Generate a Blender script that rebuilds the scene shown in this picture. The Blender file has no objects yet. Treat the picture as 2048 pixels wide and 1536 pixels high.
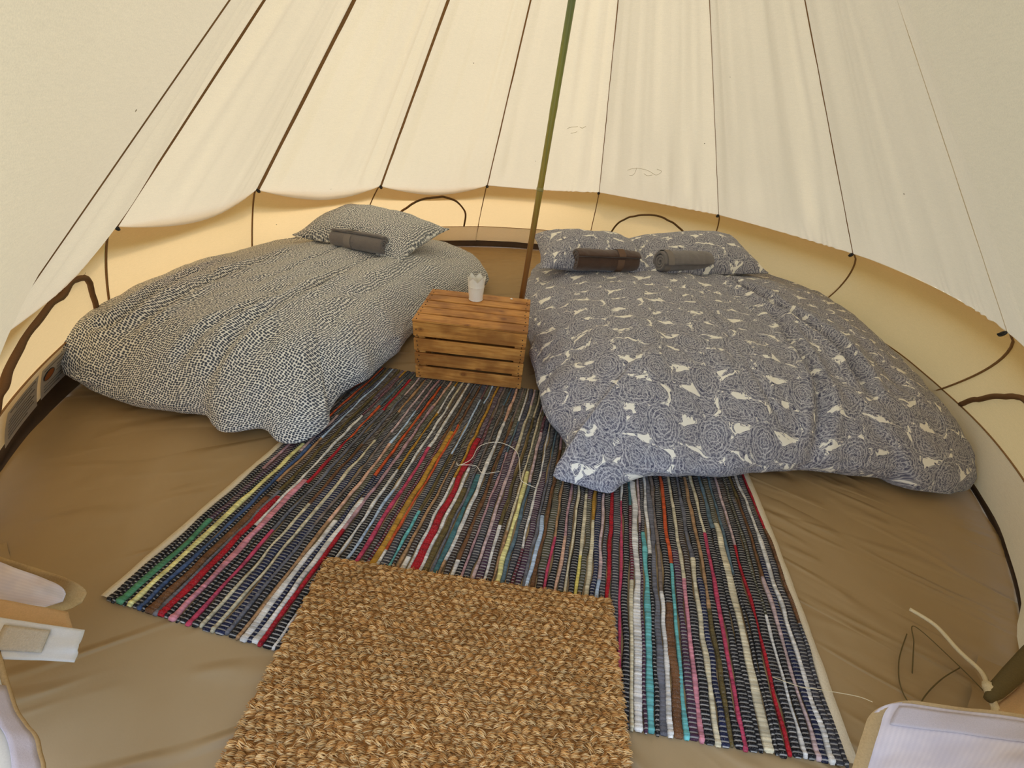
import bpy, bmesh, math, random
import numpy as np
from mathutils import Vector, Matrix
from mathutils.bvhtree import BVHTree

random.seed(7)
rng = np.random.default_rng(11)
SC = bpy.context.scene
COL = SC.collection
pi = math.pi

# ------------------------------------------------------------------ camera, sky, sun, exposure
F_PX, PITCH, ROLL, CAM_H = 769.1, math.radians(34.4387), math.radians(6.1333), 1.06
cam_data = bpy.data.cameras.new('camera')
cam_data.sensor_width = 36.0
cam_data.lens = F_PX / 2048 * 36.0
cam_data.clip_start = 0.02
cam = bpy.data.objects.new('camera', cam_data)
COL.objects.link(cam)
_fw = Vector((0, math.cos(PITCH), -math.sin(PITCH)))
_r0 = Vector((1, 0, 0)); _u0 = _r0.cross(_fw)
_r = math.cos(ROLL) * _r0 + math.sin(ROLL) * _u0
_u = -math.sin(ROLL) * _r0 + math.cos(ROLL) * _u0
cam.matrix_world = Matrix(((_r.x, _u.x, -_fw.x, 0), (_r.y, _u.y, -_fw.y, 0), (_r.z, _u.z, -_fw.z, CAM_H), (0, 0, 0, 1)))
SC.camera = cam

world = bpy.data.worlds.new('sky'); SC.world = world
world.use_nodes = True
wn = world.node_tree.nodes; wl = world.node_tree.links
wn.clear()
sky = wn.new('ShaderNodeTexSky'); sky.sky_type = 'NISHITA'
sky.sun_disc = False; sky.sun_elevation = math.radians(62); sky.sun_rotation = math.radians(-44)
sky.air_density = 1.0; sky.dust_density = 1.6; sky.ozone_density = 1.0
bg = wn.new('ShaderNodeBackground'); bg.inputs['Strength'].default_value = 0.50
wo = wn.new('ShaderNodeOutputWorld')
hz = wn.new('ShaderNodeHueSaturation'); hz.inputs['Saturation'].default_value = 0.72      # thin white haze
wl.new(sky.outputs[0], hz.inputs['Color']); wl.new(hz.outputs[0], bg.inputs[0]); wl.new(bg.outputs[0], wo.inputs[0])

sun_d = bpy.data.lights.new('sun', 'SUN'); sun_d.energy = 1.3; sun_d.angle = math.radians(9.0); sun_d.color = (1.0, 0.95, 0.86)
sun = bpy.data.objects.new('sun', sun_d); COL.objects.link(sun)
_sd = Vector((-0.52, 0.58, 1.05)).normalized()
sun.rotation_euler = _sd.to_track_quat('Z', 'Y').to_euler()
sun.location = (-3, 2, 6)

SC.view_settings.view_transform = 'Standard'
SC.view_settings.look = 'None'
SC.view_settings.gamma = 1.0
SC.view_settings.use_curve_mapping = False
SC.view_settings.exposure = 0.17
SC.cycles.use_denoising = True
SC.cycles.max_bounces = 14
SC.cycles.diffuse_bounces = 8
SC.cycles.transmission_bounces = 8
SC.cycles.transparent_max_bounces = 12
SC.cycles.sample_clamp_indirect = 6.0

# ------------------------------------------------------------------ helpers
def srgb(r, g, b):
    f = lambda c: (c / 12.92 if c <= 0.04045 else ((c + 0.055) / 1.055) ** 2.4)
    return (f(r / 255), f(g / 255), f(b / 255), 1.0)

def mesh(name, verts, faces, smooth=True, uv=None, col=None):
    me = bpy.data.meshes.new(name)
    v = verts.tolist() if hasattr(verts, 'tolist') else [tuple(x) for x in verts]
    f = faces.tolist() if hasattr(faces, 'tolist') else faces
    me.from_pydata(v, [], f)
    if smooth:
        me.polygons.foreach_set('use_smooth', np.ones(len(me.polygons), dtype=bool))
    li = None
    if uv is not None:
        li = np.empty(len(me.loops), dtype=np.int32); me.loops.foreach_get('vertex_index', li)
        l = me.uv_layers.new(name='UVMap')
        l.data.foreach_set('uv', np.asarray(uv, dtype=np.float32)[li].ravel())
    if col is not None:
        a = me.color_attributes.new('Col', 'FLOAT_COLOR', 'POINT')
        c = np.ones((len(v), 4), dtype=np.float32); c[:, :3] = col
        a.data.foreach_set('color', c.ravel())
    me.update()
    return me

def obj(name, me, mat=None, parent=None, loc=None, rot=None):
    o = bpy.data.objects.new(name, me)
    COL.objects.link(o)
    if mat is not None and me is not None and not me.materials:
        me.materials.append(mat)
    if loc is not None: o.location = loc
    if rot is not None: o.rotation_euler = rot
    if parent is not None: o.parent = parent
    return o

def empty(name, loc=(0, 0, 0), rot=(0, 0, 0), parent=None):
    o = bpy.data.objects.new(name, None); COL.objects.link(o)
    o.empty_display_size = 0.05
    o.location = loc; o.rotation_euler = rot
    if parent is not None: o.parent = parent
    return o

def tag(o, label=None, cat=None, group=None, kind=None):
    if label: o['label'] = label
    if cat: o['category'] = cat
    if group: o['group'] = group
    if kind: o['kind'] = kind
    return o

def grid_faces(nu, nv, wrap_u=False, flip=False):
    """verts indexed [i*nv + j], i in u, j in v"""
    iu = np.arange(nu if wrap_u else nu - 1); jv = np.arange(nv - 1)
    I, J = np.meshgrid(iu, jv, indexing='ij')
    I2 = (I + 1) % nu
    a = I * nv + J; b = I2 * nv + J; c = I2 * nv + J + 1; d = I * nv + J + 1
    f = np.stack([a, b, c, d] if not flip else [a, d, c, b], -1).reshape(-1, 4)
    return f

def tube(pts, rad, sides=8, closed=False, cap=True):
    P = np.asarray(pts, float); n = len(P)
    R = np.full(n, rad) if np.isscalar(rad) else np.asarray(rad, float)
    if closed: T = np.roll(P, -1, 0) - np.roll(P, 1, 0)
    else: T = np.gradient(P, axis=0)
    T /= np.linalg.norm(T, axis=1, keepdims=True) + 1e-12
    ref = np.array([0, 0, 1.0]) if abs(T[0] @ np.array([0, 0, 1.0])) < 0.9 else np.array([1.0, 0, 0])
    N = np.zeros_like(P); nrm = np.cross(T[0], ref); nrm /= np.linalg.norm(nrm); N[0] = nrm
    for i in range(1, n):
        m = N[i - 1] - T[i] * (N[i - 1] @ T[i]); N[i] = m / (np.linalg.norm(m) + 1e-12)
    B = np.cross(T, N)
    a = np.linspace(0, 2 * pi, sides, endpoint=False)
    V = P[:, None] + R[:, None, None] * (np.cos(a)[None, :, None] * N[:, None] + np.sin(a)[None, :, None] * B[:, None])
    V = V.reshape(-1, 3)
    faces = []
    rings = n if closed else n - 1
    for i in range(rings):
        i2 = (i + 1) % n
        for j in range(sides):
            j2 = (j + 1) % sides
            faces.append((i * sides + j, i * sides + j2, i2 * sides + j2, i2 * sides + j))
    if cap and not closed:
        faces.append(tuple(range(sides - 1, -1, -1))); faces.append(tuple((n - 1) * sides + j for j in range(sides)))
    return V, faces

def spline(pts, n, closed=False):
    """Catmull-Rom through pts, n samples"""
    P = np.asarray(pts, float); m = len(P)
    seg = m if closed else m - 1
    t = np.linspace(0, seg, n, endpoint=not closed)
    i = np.minimum(t.astype(int), seg - 1); f = (t - i)[:, None]
    def g(k):
        k = k % m if closed else np.clip(k, 0, m - 1)
        return P[k]
    p0, p1, p2, p3 = g(i - 1), g(i), g(i + 1), g(i + 2)
    return 0.5 * (2 * p1 + (p2 - p0) * f + (2 * p0 - 5 * p1 + 4 * p2 - p3) * f ** 2 + (3 * p1 - p0 - 3 * p2 + p3) * f ** 3)

def _h(ix, iy, seed):
    n = (ix.astype(np.int64) * 374761393 + iy.astype(np.int64) * 668265263 + seed * 974634777) & 0xffffffff
    n = ((n ^ (n >> 13)) * 1274126177) & 0xffffffff
    n = n ^ (n >> 16)
    return (n & 0xffff) / 32767.5 - 1.0

def vnoise(x, y, seed=0):
    x, y = np.asarray(x, float), np.asarray(y, float)
    ix = np.floor(x).astype(np.int64); iy = np.floor(y).astype(np.int64)
    fx, fy = x - ix, y - iy
    sx = fx ** 3 * (fx * (fx * 6 - 15) + 10); sy = fy ** 3 * (fy * (fy * 6 - 15) + 10)
    a, b = _h(ix, iy, seed), _h(ix + 1, iy, seed); c, d = _h(ix, iy + 1, seed), _h(ix + 1, iy + 1, seed)
    return (a * (1 - sx) + b * sx) * (1 - sy) + (c * (1 - sx) + d * sx) * sy

def fbm(x, y, seed=0, oct=4):
    s = 0; a = 1.0
    for k in range(oct):
        s = s + a * vnoise(x * 2 ** k + 17.3 * k, y * 2 ** k - 9.1 * k, seed + k); a *= 0.5
    return s

def box_bm(sx, sy, sz, bevel=0.0, seg=1, center=(0, 0, 0)):
    bm = bmesh.new()
    bmesh.ops.create_cube(bm, size=1.0)
    bmesh.ops.scale(bm, vec=(sx, sy, sz), verts=bm.verts)
    if bevel > 0:
        bmesh.ops.bevel(bm, geom=bm.edges[:], offset=bevel, segments=seg, affect='EDGES')
    bmesh.ops.translate(bm, vec=center, verts=bm.verts)
    return bm

def bm_mesh(bm, name, smooth=False):
    me = bpy.data.meshes.new(name); bm.to_mesh(me); bm.free()
    if smooth: me.polygons.foreach_set('use_smooth', np.ones(len(me.polygons), dtype=bool))
    return me

# ------------------------------------------------------------------ node material helper
class NT:
    def __init__(self, name):
        self.mat = bpy.data.materials.new(name); self.mat.use_nodes = True
        self.t = self.mat.node_tree; self.t.nodes.clear()
        self.out = self.t.nodes.new('ShaderNodeOutputMaterial')
    def n(self, typ, **kw):
        nd = self.t.nodes.new(typ)
        for k, v in kw.items():
            setattr(nd, k, v)
        return nd
    def put(self, sock, v):
        if isinstance(v, S): v = v.s
        if isinstance(v, bpy.types.NodeSocket): self.t.links.new(v, sock)
        else: sock.default_value = v
    def m(self, op, *a):
        nd = self.n('ShaderNodeMath', operation=op)
        for i, v in enumerate(a): self.put(nd.inputs[i], v)
        return S(self, nd.outputs[0])
    def uv(self, name='UVMap'):
        nd = self.n('ShaderNodeUVMap'); nd.uv_map = name; return nd.outputs[0]
    def objco(self): return self.n('ShaderNodeTexCoord').outputs['Object']
    def sep(self, v):
        nd = self.n('ShaderNodeSeparateXYZ'); self.put(nd.inputs[0], v)
        return S(self, nd.outputs[0]), S(self, nd.outputs[1]), S(self, nd.outputs[2])
    def comb(self, x, y, z=0.0):
        nd = self.n('ShaderNodeCombineXYZ')
        for i, v in enumerate((x, y, z)): self.put(nd.inputs[i], v)
        return nd.outputs[0]
    def noise(self, vec, scale, detail=2.0, rough=0.5, dist=0.0, out=0):
        nd = self.n('ShaderNodeTexNoise')
        self.put(nd.inputs['Vector'], vec); nd.inputs['Scale'].default_value = scale
        nd.inputs['Detail'].default_value = detail; nd.inputs['Roughness'].default_value = rough
        nd.inputs['Distortion'].default_value = dist
        return S(self, nd.outputs[out])
    def mapping(self, vec, scale=(1, 1, 1), rot=(0, 0, 0)):
        nd = self.n('ShaderNodeMapping'); self.put(nd.inputs[0], vec)
        nd.inputs['Scale'].default_value = scale; nd.inputs['Rotation'].default_value = rot
        return nd.outputs[0]
    def ramp(self, fac, stops, interp='LINEAR'):
        nd = self.n('ShaderNodeValToRGB'); nd.color_ramp.interpolation = interp
        e = nd.color_ramp.elements
        while len(e) < len(stops): e.new(0.5)
        for el, (p, c) in zip(e, stops): el.position = p; el.color = c
        self.put(nd.inputs[0], fac); return nd.outputs[0]
    def mix(self, fac, a, b, mode='MIX'):
        nd = self.n('ShaderNodeMix', data_type='RGBA', blend_type=mode)
        self.put(nd.inputs[0], fac); self.put(nd.inputs[6], a); self.put(nd.inputs[7], b)
        return nd.outputs[2]
    def step(self, x, a, b):
        nd = self.n('ShaderNodeMapRange', interpolation_type='SMOOTHSTEP')
        self.put(nd.inputs[0], x); nd.inputs[1].default_value = a; nd.inputs[2].default_value = b
        return S(self, nd.outputs[0])
    def bump(self, h, strength=0.3, dist=0.01, normal=None):
        nd = self.n('ShaderNodeBump'); nd.inputs['Strength'].default_value = strength
        nd.inputs['Distance'].default_value = dist; self.put(nd.inputs['Height'], h)
        if normal is not None: self.put(nd.inputs['Normal'], normal)
        return nd.outputs[0]
    def attr(self, name='Col'):
        nd = self.n('ShaderNodeVertexColor'); nd.layer_name = name; return nd.outputs[0]
    def rand(self): return S(self, self.n('ShaderNodeObjectInfo').outputs['Random'])
    def principled(self, col, rough=0.7, spec=0.3, bump=None, metal=0.0, sheen=0.0):
        p = self.n('ShaderNodeBsdfPrincipled')
        self.put(p.inputs['Base Color'], col); self.put(p.inputs['Roughness'], rough)
        p.inputs['Specular IOR Level'].default_value = spec; self.put(p.inputs['Metallic'], metal)
        if sheen: p.inputs['Sheen Weight'].default_value = sheen
        if bump is not None: self.put(p.inputs['Normal'], bump)
        self.t.links.new(p.outputs[0], self.out.inputs[0]); return self.mat
    def cloth(self, refl, trans, fac, bump=None):
        d = self.n('ShaderNodeBsdfDiffuse'); tr = self.n('ShaderNodeBsdfTranslucent'); mx = self.n('ShaderNodeMixShader')
        self.put(d.inputs[0], refl); self.put(tr.inputs[0], trans); mx.inputs[0].default_value = fac
        if bump is not None:
            self.put(d.inputs['Normal'], bump)
        self.t.links.new(d.outputs[0], mx.inputs[1]); self.t.links.new(tr.outputs[0], mx.inputs[2])
        self.t.links.new(mx.outputs[0], self.out.inputs[0]); return self.mat

class S:
    def __init__(self, nt, s): self.nt = nt; self.s = s
    def __add__(self, o): return self.nt.m('ADD', self, o)
    __radd__ = __add__
    def __sub__(self, o): return self.nt.m('SUBTRACT', self, o)
    def __rsub__(self, o): return self.nt.m('SUBTRACT', o, self)
    def __mul__(self, o): return self.nt.m('MULTIPLY', self, o)
    __rmul__ = __mul__
    def __truediv__(self, o): return self.nt.m('DIVIDE', self, o)
    def sin(self): return self.nt.m('SINE', self)
    def abs(self): return self.nt.m('ABSOLUTE', self)
    def sqrt(self): return self.nt.m('SQRT', self)
    def floor(self): return self.nt.m('FLOOR', self)
    def fract(self): return self.nt.m('FRACT', self)
    def max(self, o): return self.nt.m('MAXIMUM', self, o)
    def min(self, o): return self.nt.m('MINIMUM', self, o)

# ------------------------------------------------------------------ materials
def mat_canvas(name, refl, trans, fac=0.5, grain=1.0):
    t = NT(name); co = t.objco()
    big = t.noise(co, 1.7, 3)
    weave = t.noise(co, 420, 2, 0.7)
    slub = t.noise(t.mapping(co, (35, 35, 300)), 1.0, 2)
    k = (big - 0.5) * 0.10 + (weave - 0.5) * 0.30 * grain + (slub - 0.5) * 0.10 + 1.0
    def scl(c):
        nd = t.n('ShaderNodeVectorMath', operation='SCALE'); nd.inputs[0].default_value = c[:3]; t.put(nd.inputs['Scale'], k)
        return nd.outputs[0]
    spots = t.n('ShaderNodeTexVoronoi'); t.put(spots.inputs['Vector'], co); spots.inputs['Scale'].default_value = 5.0
    sp = t.step(spots.outputs[0], 0.012, 0.022)
    rc = t.mix(sp, srgb(120, 105, 75), scl(refl)); tc = t.mix(sp, srgb(120, 105, 75), scl(trans))
    b = t.bump(weave * 0.5 + slub * 0.5, 0.25 * grain, 0.002)
    return t.cloth(rc, tc, fac, b)

M = {}
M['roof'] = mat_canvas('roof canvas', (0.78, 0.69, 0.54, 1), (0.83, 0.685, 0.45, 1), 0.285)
M['wall'] = mat_canvas('orange glow wall canvas', (0.70, 0.51, 0.29, 1), (0.84, 0.57, 0.26, 1), 0.36)  # same cloth as the roof; orange glow of bounced light put into its colour
M['hem'] = mat_canvas('hem canvas', (0.88, 0.84, 0.74, 1), (0.82, 0.76, 0.62, 1), 0.30)
M['valance'] = mat_canvas('valance canvas', (0.80, 0.72, 0.55, 1), (0.78, 0.66, 0.42, 1), 0.28)
M['flap'] = mat_canvas('door canvas', (0.80, 0.78, 0.72, 1), (0.75, 0.71, 0.62, 1), 0.3, 0.6)

def mat_plain(name, col, rough=0.8, spec=0.2, nscale=200, namp=0.25, bstr=0.2, metal=0.0, sheen=0.0):
    t = NT(name); co = t.objco(); n = t.noise(co, nscale, 3, 0.6)
    c = t.mix(n, tuple(x * (1 - namp) for x in col[:3]) + (1,), tuple(min(1, x * (1 + namp)) for x in col[:3]) + (1,))
    return t.principled(c, rough, spec, t.bump(n, bstr, 0.002), metal, sheen)

M['tape'] = mat_plain('brown seam tape', srgb(140, 106, 70), 0.85, 0.1)
M['tape_dark'] = mat_plain('brown zip tape', srgb(116, 86, 58), 0.8, 0.1, 300)
M['black'] = mat_plain('black plastic', srgb(30, 26, 24), 0.5, 0.4)
M['webbing'] = mat_plain('olive brown webbing', srgb(96, 82, 50), 0.8, 0.15, 260)
M['cord'] = mat_plain('beige cotton tie', srgb(205, 188, 150), 0.9, 0.1, 400)
M['thread'] = mat_plain('white thread', srgb(225, 215, 195), 0.8, 0.2)
M['faint_stroke'] = mat_plain('faint brown mark', srgb(186, 170, 136), 0.9, 0.1)
M['netting'] = None

def mat_floor():
    t = NT('groundsheet'); co = t.objco()
    n = t.noise(co, 2.2, 4, 0.55); f = t.noise(co, 260, 2); dirt = t.noise(co, 9, 5, 0.7)
    c = t.mix(n, srgb(148, 122, 82), srgb(166, 140, 100))
    c = t.mix((dirt - 0.45) * 0.35, c, srgb(136, 110, 72))
    x, y, _ = t.sep(co)
    def ridge(rot, sc, scale, seed):
        xr = (x * math.cos(rot) + y * math.sin(rot) + seed) * sc[0]; yr = (y * math.cos(rot) - x * math.sin(rot) - seed) * sc[1]
        n_ = t.noise(t.comb(xr, yr), scale, 1.5, 0.45, 0.5)
        return t.step((n_ - 0.5).abs(), 0.085, 0.0)
    side = t.step(x + (n - 0.5), -0.1, 0.5)
    wl_ = ridge(0.42, (0.7, 4.2, 1), 1.5, 3.0) * (1.0 - side)
    wr_ = ridge(-0.55, (0.6, 5.5, 1), 1.7, 7.0) * side + ridge(-0.22, (0.6, 4.5, 1), 1.4, 1.0) * side * 0.8
    soft = t.noise(co, 3.5, 2)
    b = t.bump((wl_ + wr_) * t.step(soft, 0.38, 0.62) * 0.22 + soft * 0.7 + f * 0.004, 0.9, 0.03)
    return t.principled(c, t.step(n, 0.2, 0.9) * 0.12 + 0.50, 0.34, b)
M['floor'] = mat_floor()
M['tub'] = mat_plain('shaded groundsheet edge', srgb(58, 42, 28), 0.6, 0.3, 40)
M['ground'] = mat_plain('grass ground', srgb(112, 122, 66), 0.9, 0.1, 20, 0.35)

def mat_dots():
    t = NT('dotted cotton'); uv = t.uv()
    w = t.n('ShaderNodeTexNoise'); t.put(w.inputs['Vector'], uv); w.inputs['Scale'].default_value = 4.5; w.inputs['Detail'].default_value = 1.0
    s = t.n('ShaderNodeVectorMath', operation='SUBTRACT'); t.put(s.inputs[0], w.outputs[1]); s.inputs[1].default_value = (0.5, 0.5, 0.5)
    a = t.n('ShaderNodeVectorMath', operation='MULTIPLY_ADD'); t.put(a.inputs[0], s.outputs[0]); a.inputs[1].default_value = (0.080, 0.080, 0); t.put(a.inputs[2], uv)
    v = t.n('ShaderNodeTexVoronoi'); v.voronoi_dimensions = '2D'; t.put(v.inputs['Vector'], t.mapping(a.outputs[0], (1.0, 1.25, 1)))
    v.inputs['Scale'].default_value = 96; v.inputs['Randomness'].default_value = 0.36
    d = t.step(v.outputs['Distance'], 0.33, 0.50)
    c = t.mix(d, srgb(70, 76, 88), srgb(232, 231, 224))
    weave = t.noise(uv, 700, 2)
    return t.principled(c, 0.88, 0.12, t.bump(weave, 0.12, 0.001), 0, 0.15)
M['dots'] = mat_dots()

def mat_paisley():
    t = NT('paisley cotton'); uv = t.uv()
    wob = t.n('ShaderNodeTexNoise'); t.put(wob.inputs['Vector'], uv); wob.inputs['Scale'].default_value = 9; wob.inputs['Detail'].default_value = 2
    s = t.n('ShaderNodeVectorMath', operation='SUBTRACT'); t.put(s.inputs[0], wob.outputs[1]); s.inputs[1].default_value = (0.5, 0.5, 0.5)
    a = t.n('ShaderNodeVectorMath', operation='MULTIPLY_ADD'); t.put(a.inputs[0], s.outputs[0]); a.inputs[1].default_value = (0.020, 0.020, 0); t.put(a.inputs[2], uv)
    x, y, _ = t.sep(a.outputs[0]); x = x * 1.2; y = y * 1.2
    AX, AY = 0.235, 0.300
    dark, mid, light, cream = srgb(70, 72, 94), srgb(128, 127, 139), srgb(208, 207, 209), srgb(242, 239, 228)
    def medallion(ox, oy, rx, ry, petals, rings, tear, bend=0.0, taper=0.0):
        u = (((x + ox) / AX).fract() - 0.5) * AX; v = (((y + oy) / AY).fract() - 0.5) * AY
        u = u + v * tear
        vv = v / ry; uu = (u / rx + vv * vv * bend) * (1.0 + vv * taper)
        r = (uu * uu + vv * vv).sqrt()
        # pointed top and bottom
        r = r + (vv.abs() * 0.10) * (1.0 - (uu.abs() * 2.0).min(1.0))
        th = t.m('ARCTAN2', uu, vv)
        k = (r * rings).floor()
        rr = r + (th * petals + k * 2.1).sin() * 0.030 + (th * petals * 2.0).sin() * 0.014
        ln = t.step(((rr * rings).fract() - 0.5).abs(), 0.13, 0.06)          # thin pale contour
        dk = t.step(((rr * rings * 2.0 + 0.25).fract() - 0.5).abs(), 0.20, 0.10)
        bead = t.step((th * petals * 3.0).sin() * ((rr * rings * 2 * pi).sin()), 0.35, 0.75)
        return rr, ln, dk, bead
    A1 = medallion(0, 0, 0.072, 0.104, 4, 5.5, 0.0)
    A2 = medallion(AX / 2, AY / 2, 0.068, 0.084, 5, 5.0, 0.30, 0.55, 0.55)
    A3 = medallion(AX / 2, 0.01, 0.044, 0.058, 3, 3.2, -0.5, -0.7, 0.6)
    A4 = medallion(0.01, AY / 2, 0.042, 0.056, 3, 3.2, 0.5, 0.7, -0.6)
    f = t.noise(a.outputs[0], 15, 2.0, 0.5, 1.5)
    swirl = t.step(((f * 15.0).fract() - 0.5).abs(), 0.16, 0.06)
    vo = t.n('ShaderNodeTexVoronoi'); vo.voronoi_dimensions = '2D'; vo.feature = 'SMOOTH_F1'; t.put(vo.inputs['Vector'], a.outputs[0]); vo.inputs['Scale'].default_value = 34
    curl = t.step(((S(t, vo.outputs[0]) * 5.0).fract() - 0.5).abs(), 0.20, 0.08)
    tone = t.noise(uv, 55, 3, 0.6)
    fill = t.mix(t.step(tone, 0.35, 0.65), dark, mid)
    base = t.mix((swirl * 0.75).max(curl * 0.55), fill, light)
    rm = A1[0].min(A2[0]).min(A3[0] + 0.10).min(A4[0] + 0.10)
    g = t.noise(a.outputs[0], 13, 1.5, 0.45, 2.2)
    gap = t.step(rm + (g - 0.5) * 2.2, 1.22, 1.28)
    vein = t.step((g - 0.5).abs(), 0.024, 0.010) * t.step(rm, 0.95, 1.08)
    base = t.mix(gap.max(vein), base, cream)
    def put(base, M_, lo):
        rr, ln, dk, bead = M_
        inside = t.step(rr, 1.02, 0.99)
        c = t.mix(dk * 0.5, t.mix(t.step(tone, 0.3, 0.7), dark, mid), dark)
        c = t.mix(bead * 0.5, c, light)
        c = t.mix((swirl * 0.22).max(curl * 0.45), c, light)
        c = t.mix(ln * (t.noise(uv, 22, 2) * 1.1 + 0.15), c, light)
        return t.mix(inside * lo, base, c)
    base = put(base, A3, 0.85); base = put(base, A4, 0.85); base = put(base, A2, 0.95); base = put(base, A1, 1.0)
    weave = t.noise(uv, 700, 2)
    return t.principled(base, 0.85, 0.15, t.bump(weave, 0.12, 0.001), 0, 0.1)
M['paisley'] = mat_paisley()

def mat_terry(name, col):
    t = NT(name); co = t.objco(); n = t.noise(co, 330, 3, 0.7); b = t.noise(co, 30, 3)
    k = n * 0.7 + b * 0.3
    c = t.mix(k, tuple(x * 0.6 for x in col[:3]) + (1,), tuple(min(1, x * 1.35) for x in col[:3]) + (1,))
    return t.principled(c, 0.95, 0.05, t.bump(n, 0.8, 0.003), 0, 0.35)
M['towel_grey'] = mat_terry('grey terry', srgb(118, 110, 106))
M['towel_grey_b'] = mat_terry('pale grey terry', srgb(124, 118, 116))
M['towel_brown'] = mat_terry('brown terry', srgb(84, 64, 54))
M['towel_band'] = mat_plain('flat woven grey band', srgb(132, 124, 118), 0.85, 0.1, 500)
M['towel_band_brown'] = mat_plain('flat woven brown band', srgb(108, 86, 72), 0.85, 0.1, 500)

def mat_wood():
    t = NT('honey pine'); co = t.objco(); r = t.rand()
    x, y, z = t.sep(co)
    v = t.comb(x + r * 7.3, y + r * 3.1, z + r * 5.7)
    g = t.noise(t.mapping(v, (2.2, 26, 26)), 3.0, 5, 0.62, 0.4)
    fine = t.noise(t.mapping(v, (6, 160, 160)), 2.0, 2)
    big = t.noise(v, 6.5, 3)
    c = t.ramp(g, [(0.25, srgb(138, 86, 36)), (0.46, srgb(188, 128, 60)), (0.62, srgb(206, 150, 78)), (0.85, srgb(162, 106, 48))])
    c = t.mix(t.step(big, 0.40, 0.66) * 0.65, c, srgb(118, 68, 26))
    c = t.mix(t.step(fine, 0.6, 0.8) * 0.3, c, srgb(104, 58, 22))
    k = t.n('ShaderNodeTexVoronoi'); t.put(k.inputs['Vector'], t.mapping(v, (0.9, 1.25, 1.25))); k.inputs['Scale'].default_value = 8.0
    ring = (S(t, k.outputs[0]) * 150.0).sin() * 0.5 + 0.5
    kn = t.step(k.outputs[0], 0.17, 0.05)
    c = t.mix(kn * 0.75, c, t.mix(ring, srgb(70, 34, 14), srgb(128, 70, 28)))
    return t.principled(c, 0.5, 0.35, t.bump(g * 0.6 + fine * 0.5, 0.35, 0.002))
M['wood'] = mat_wood()
M['nail'] = mat_plain('dark nail', srgb(58, 34, 22), 0.6, 0.4)

def mat_rug():
    t = NT('rag strips'); c = t.attr(); co = t.objco(); n = t.noise(co, 420, 2, 0.7)
    c2 = t.mix(n, c, t.mix(0.45, c, (0.02, 0.02, 0.02, 1)))
    c2 = t.mix(t.step(n, 0.5, 0.8) * 0.25, c2, (0.6, 0.58, 0.55, 1))
    return t.principled(c2, 0.92, 0.08, t.bump(n, 0.5, 0.002))
M['rug'] = mat_rug()
M['rug_hem'] = mat_plain('cream rug selvedge', srgb(205, 190, 160), 0.9, 0.1, 350)
def mat_vcol(name, rough=0.85, spec=0.15, amp=0.4, scale=600):
    t = NT(name); c = t.attr(); n = t.noise(t.objco(), scale, 2)
    return t.principled(t.mix(n * amp, c, (0.06, 0.03, 0.01, 1)), rough, spec)
M['coir'] = mat_vcol('coir fibre', 0.8, 0.2)
M['coir_base'] = mat_plain('coir backing', srgb(156, 104, 50), 0.95, 0.05, 120, 0.5, 0.6)
M['cup'] = mat_plain('white painted tin', srgb(236, 232, 222), 0.45, 0.4, 120, 0.04, 0.15)
M['paper'] = mat_plain('white paper', srgb(240, 236, 224), 0.9, 0.1)
M['label'] = mat_plain('grey care label', srgb(178, 166, 148), 0.9, 0.1, 500, 0.1)
M['print'] = mat_plain('faded label print', srgb(118, 106, 92), 0.9, 0.1)
M['emblem'] = mat_plain('rust orange label emblem', srgb(150, 86, 42), 0.8, 0.1)
M['velcro'] = mat_plain('beige velcro', srgb(186, 172, 148), 0.95, 0.05, 350, 0.25, 0.6)
M['lilac'] = mat_plain('lilac mesh fabric', srgb(190, 180, 182), 0.9, 0.1, 500, 0.15)

def mat_net():
    t = NT('insect net'); uv = t.uv(); x, y, _ = t.sep(uv)
    l = (x * 5200.0).sin() * 0.5 + (y * 900.0).sin() * 0.2
    nz = t.noise(uv, 14, 3)
    c = t.mix(t.step(l, -0.5, 0.6), srgb(212, 202, 206), srgb(234, 224, 223))
    c = t.mix(t.step(nz, 0.35, 0.65) * 0.4, c, srgb(186, 180, 194))
    d = t.n('ShaderNodeBsdfDiffuse'); t.put(d.inputs[0], c)
    tr = t.n('ShaderNodeBsdfTransparent'); mx = t.n('ShaderNodeMixShader'); mx.inputs[0].default_value = 0.14
    t.t.links.new(d.outputs[0], mx.inputs[1]); t.t.links.new(tr.outputs[0], mx.inputs[2]); t.t.links.new(mx.outputs[0], t.out.inputs[0])
    return t.mat
M['netting'] = mat_net()

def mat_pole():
    t = NT('brown to green pole'); co = t.objco(); x, y, z = t.sep(co)
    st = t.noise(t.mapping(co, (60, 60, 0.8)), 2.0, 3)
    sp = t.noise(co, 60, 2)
    c = t.ramp(z * 0.42 + (st - 0.5) * 0.25, [(0.0, srgb(112, 66, 30)), (0.22, srgb(128, 84, 34)), (0.34, srgb(152, 132, 50)), (0.50, srgb(134, 138, 62)), (0.64, srgb(108, 124, 84)), (0.9, srgb(146, 150, 128))])  # colour changes with height, brown at the foot to grey-green above
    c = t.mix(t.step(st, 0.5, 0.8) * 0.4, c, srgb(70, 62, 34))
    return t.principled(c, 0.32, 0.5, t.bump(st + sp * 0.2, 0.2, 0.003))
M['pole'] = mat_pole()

# ------------------------------------------------------------------ tent layout
CX, CY = 0.1025, 1.9611
APEX = np.array([0.1275, 2.0067, 2.4879])
CEN = np.array([CX, CY])
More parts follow.
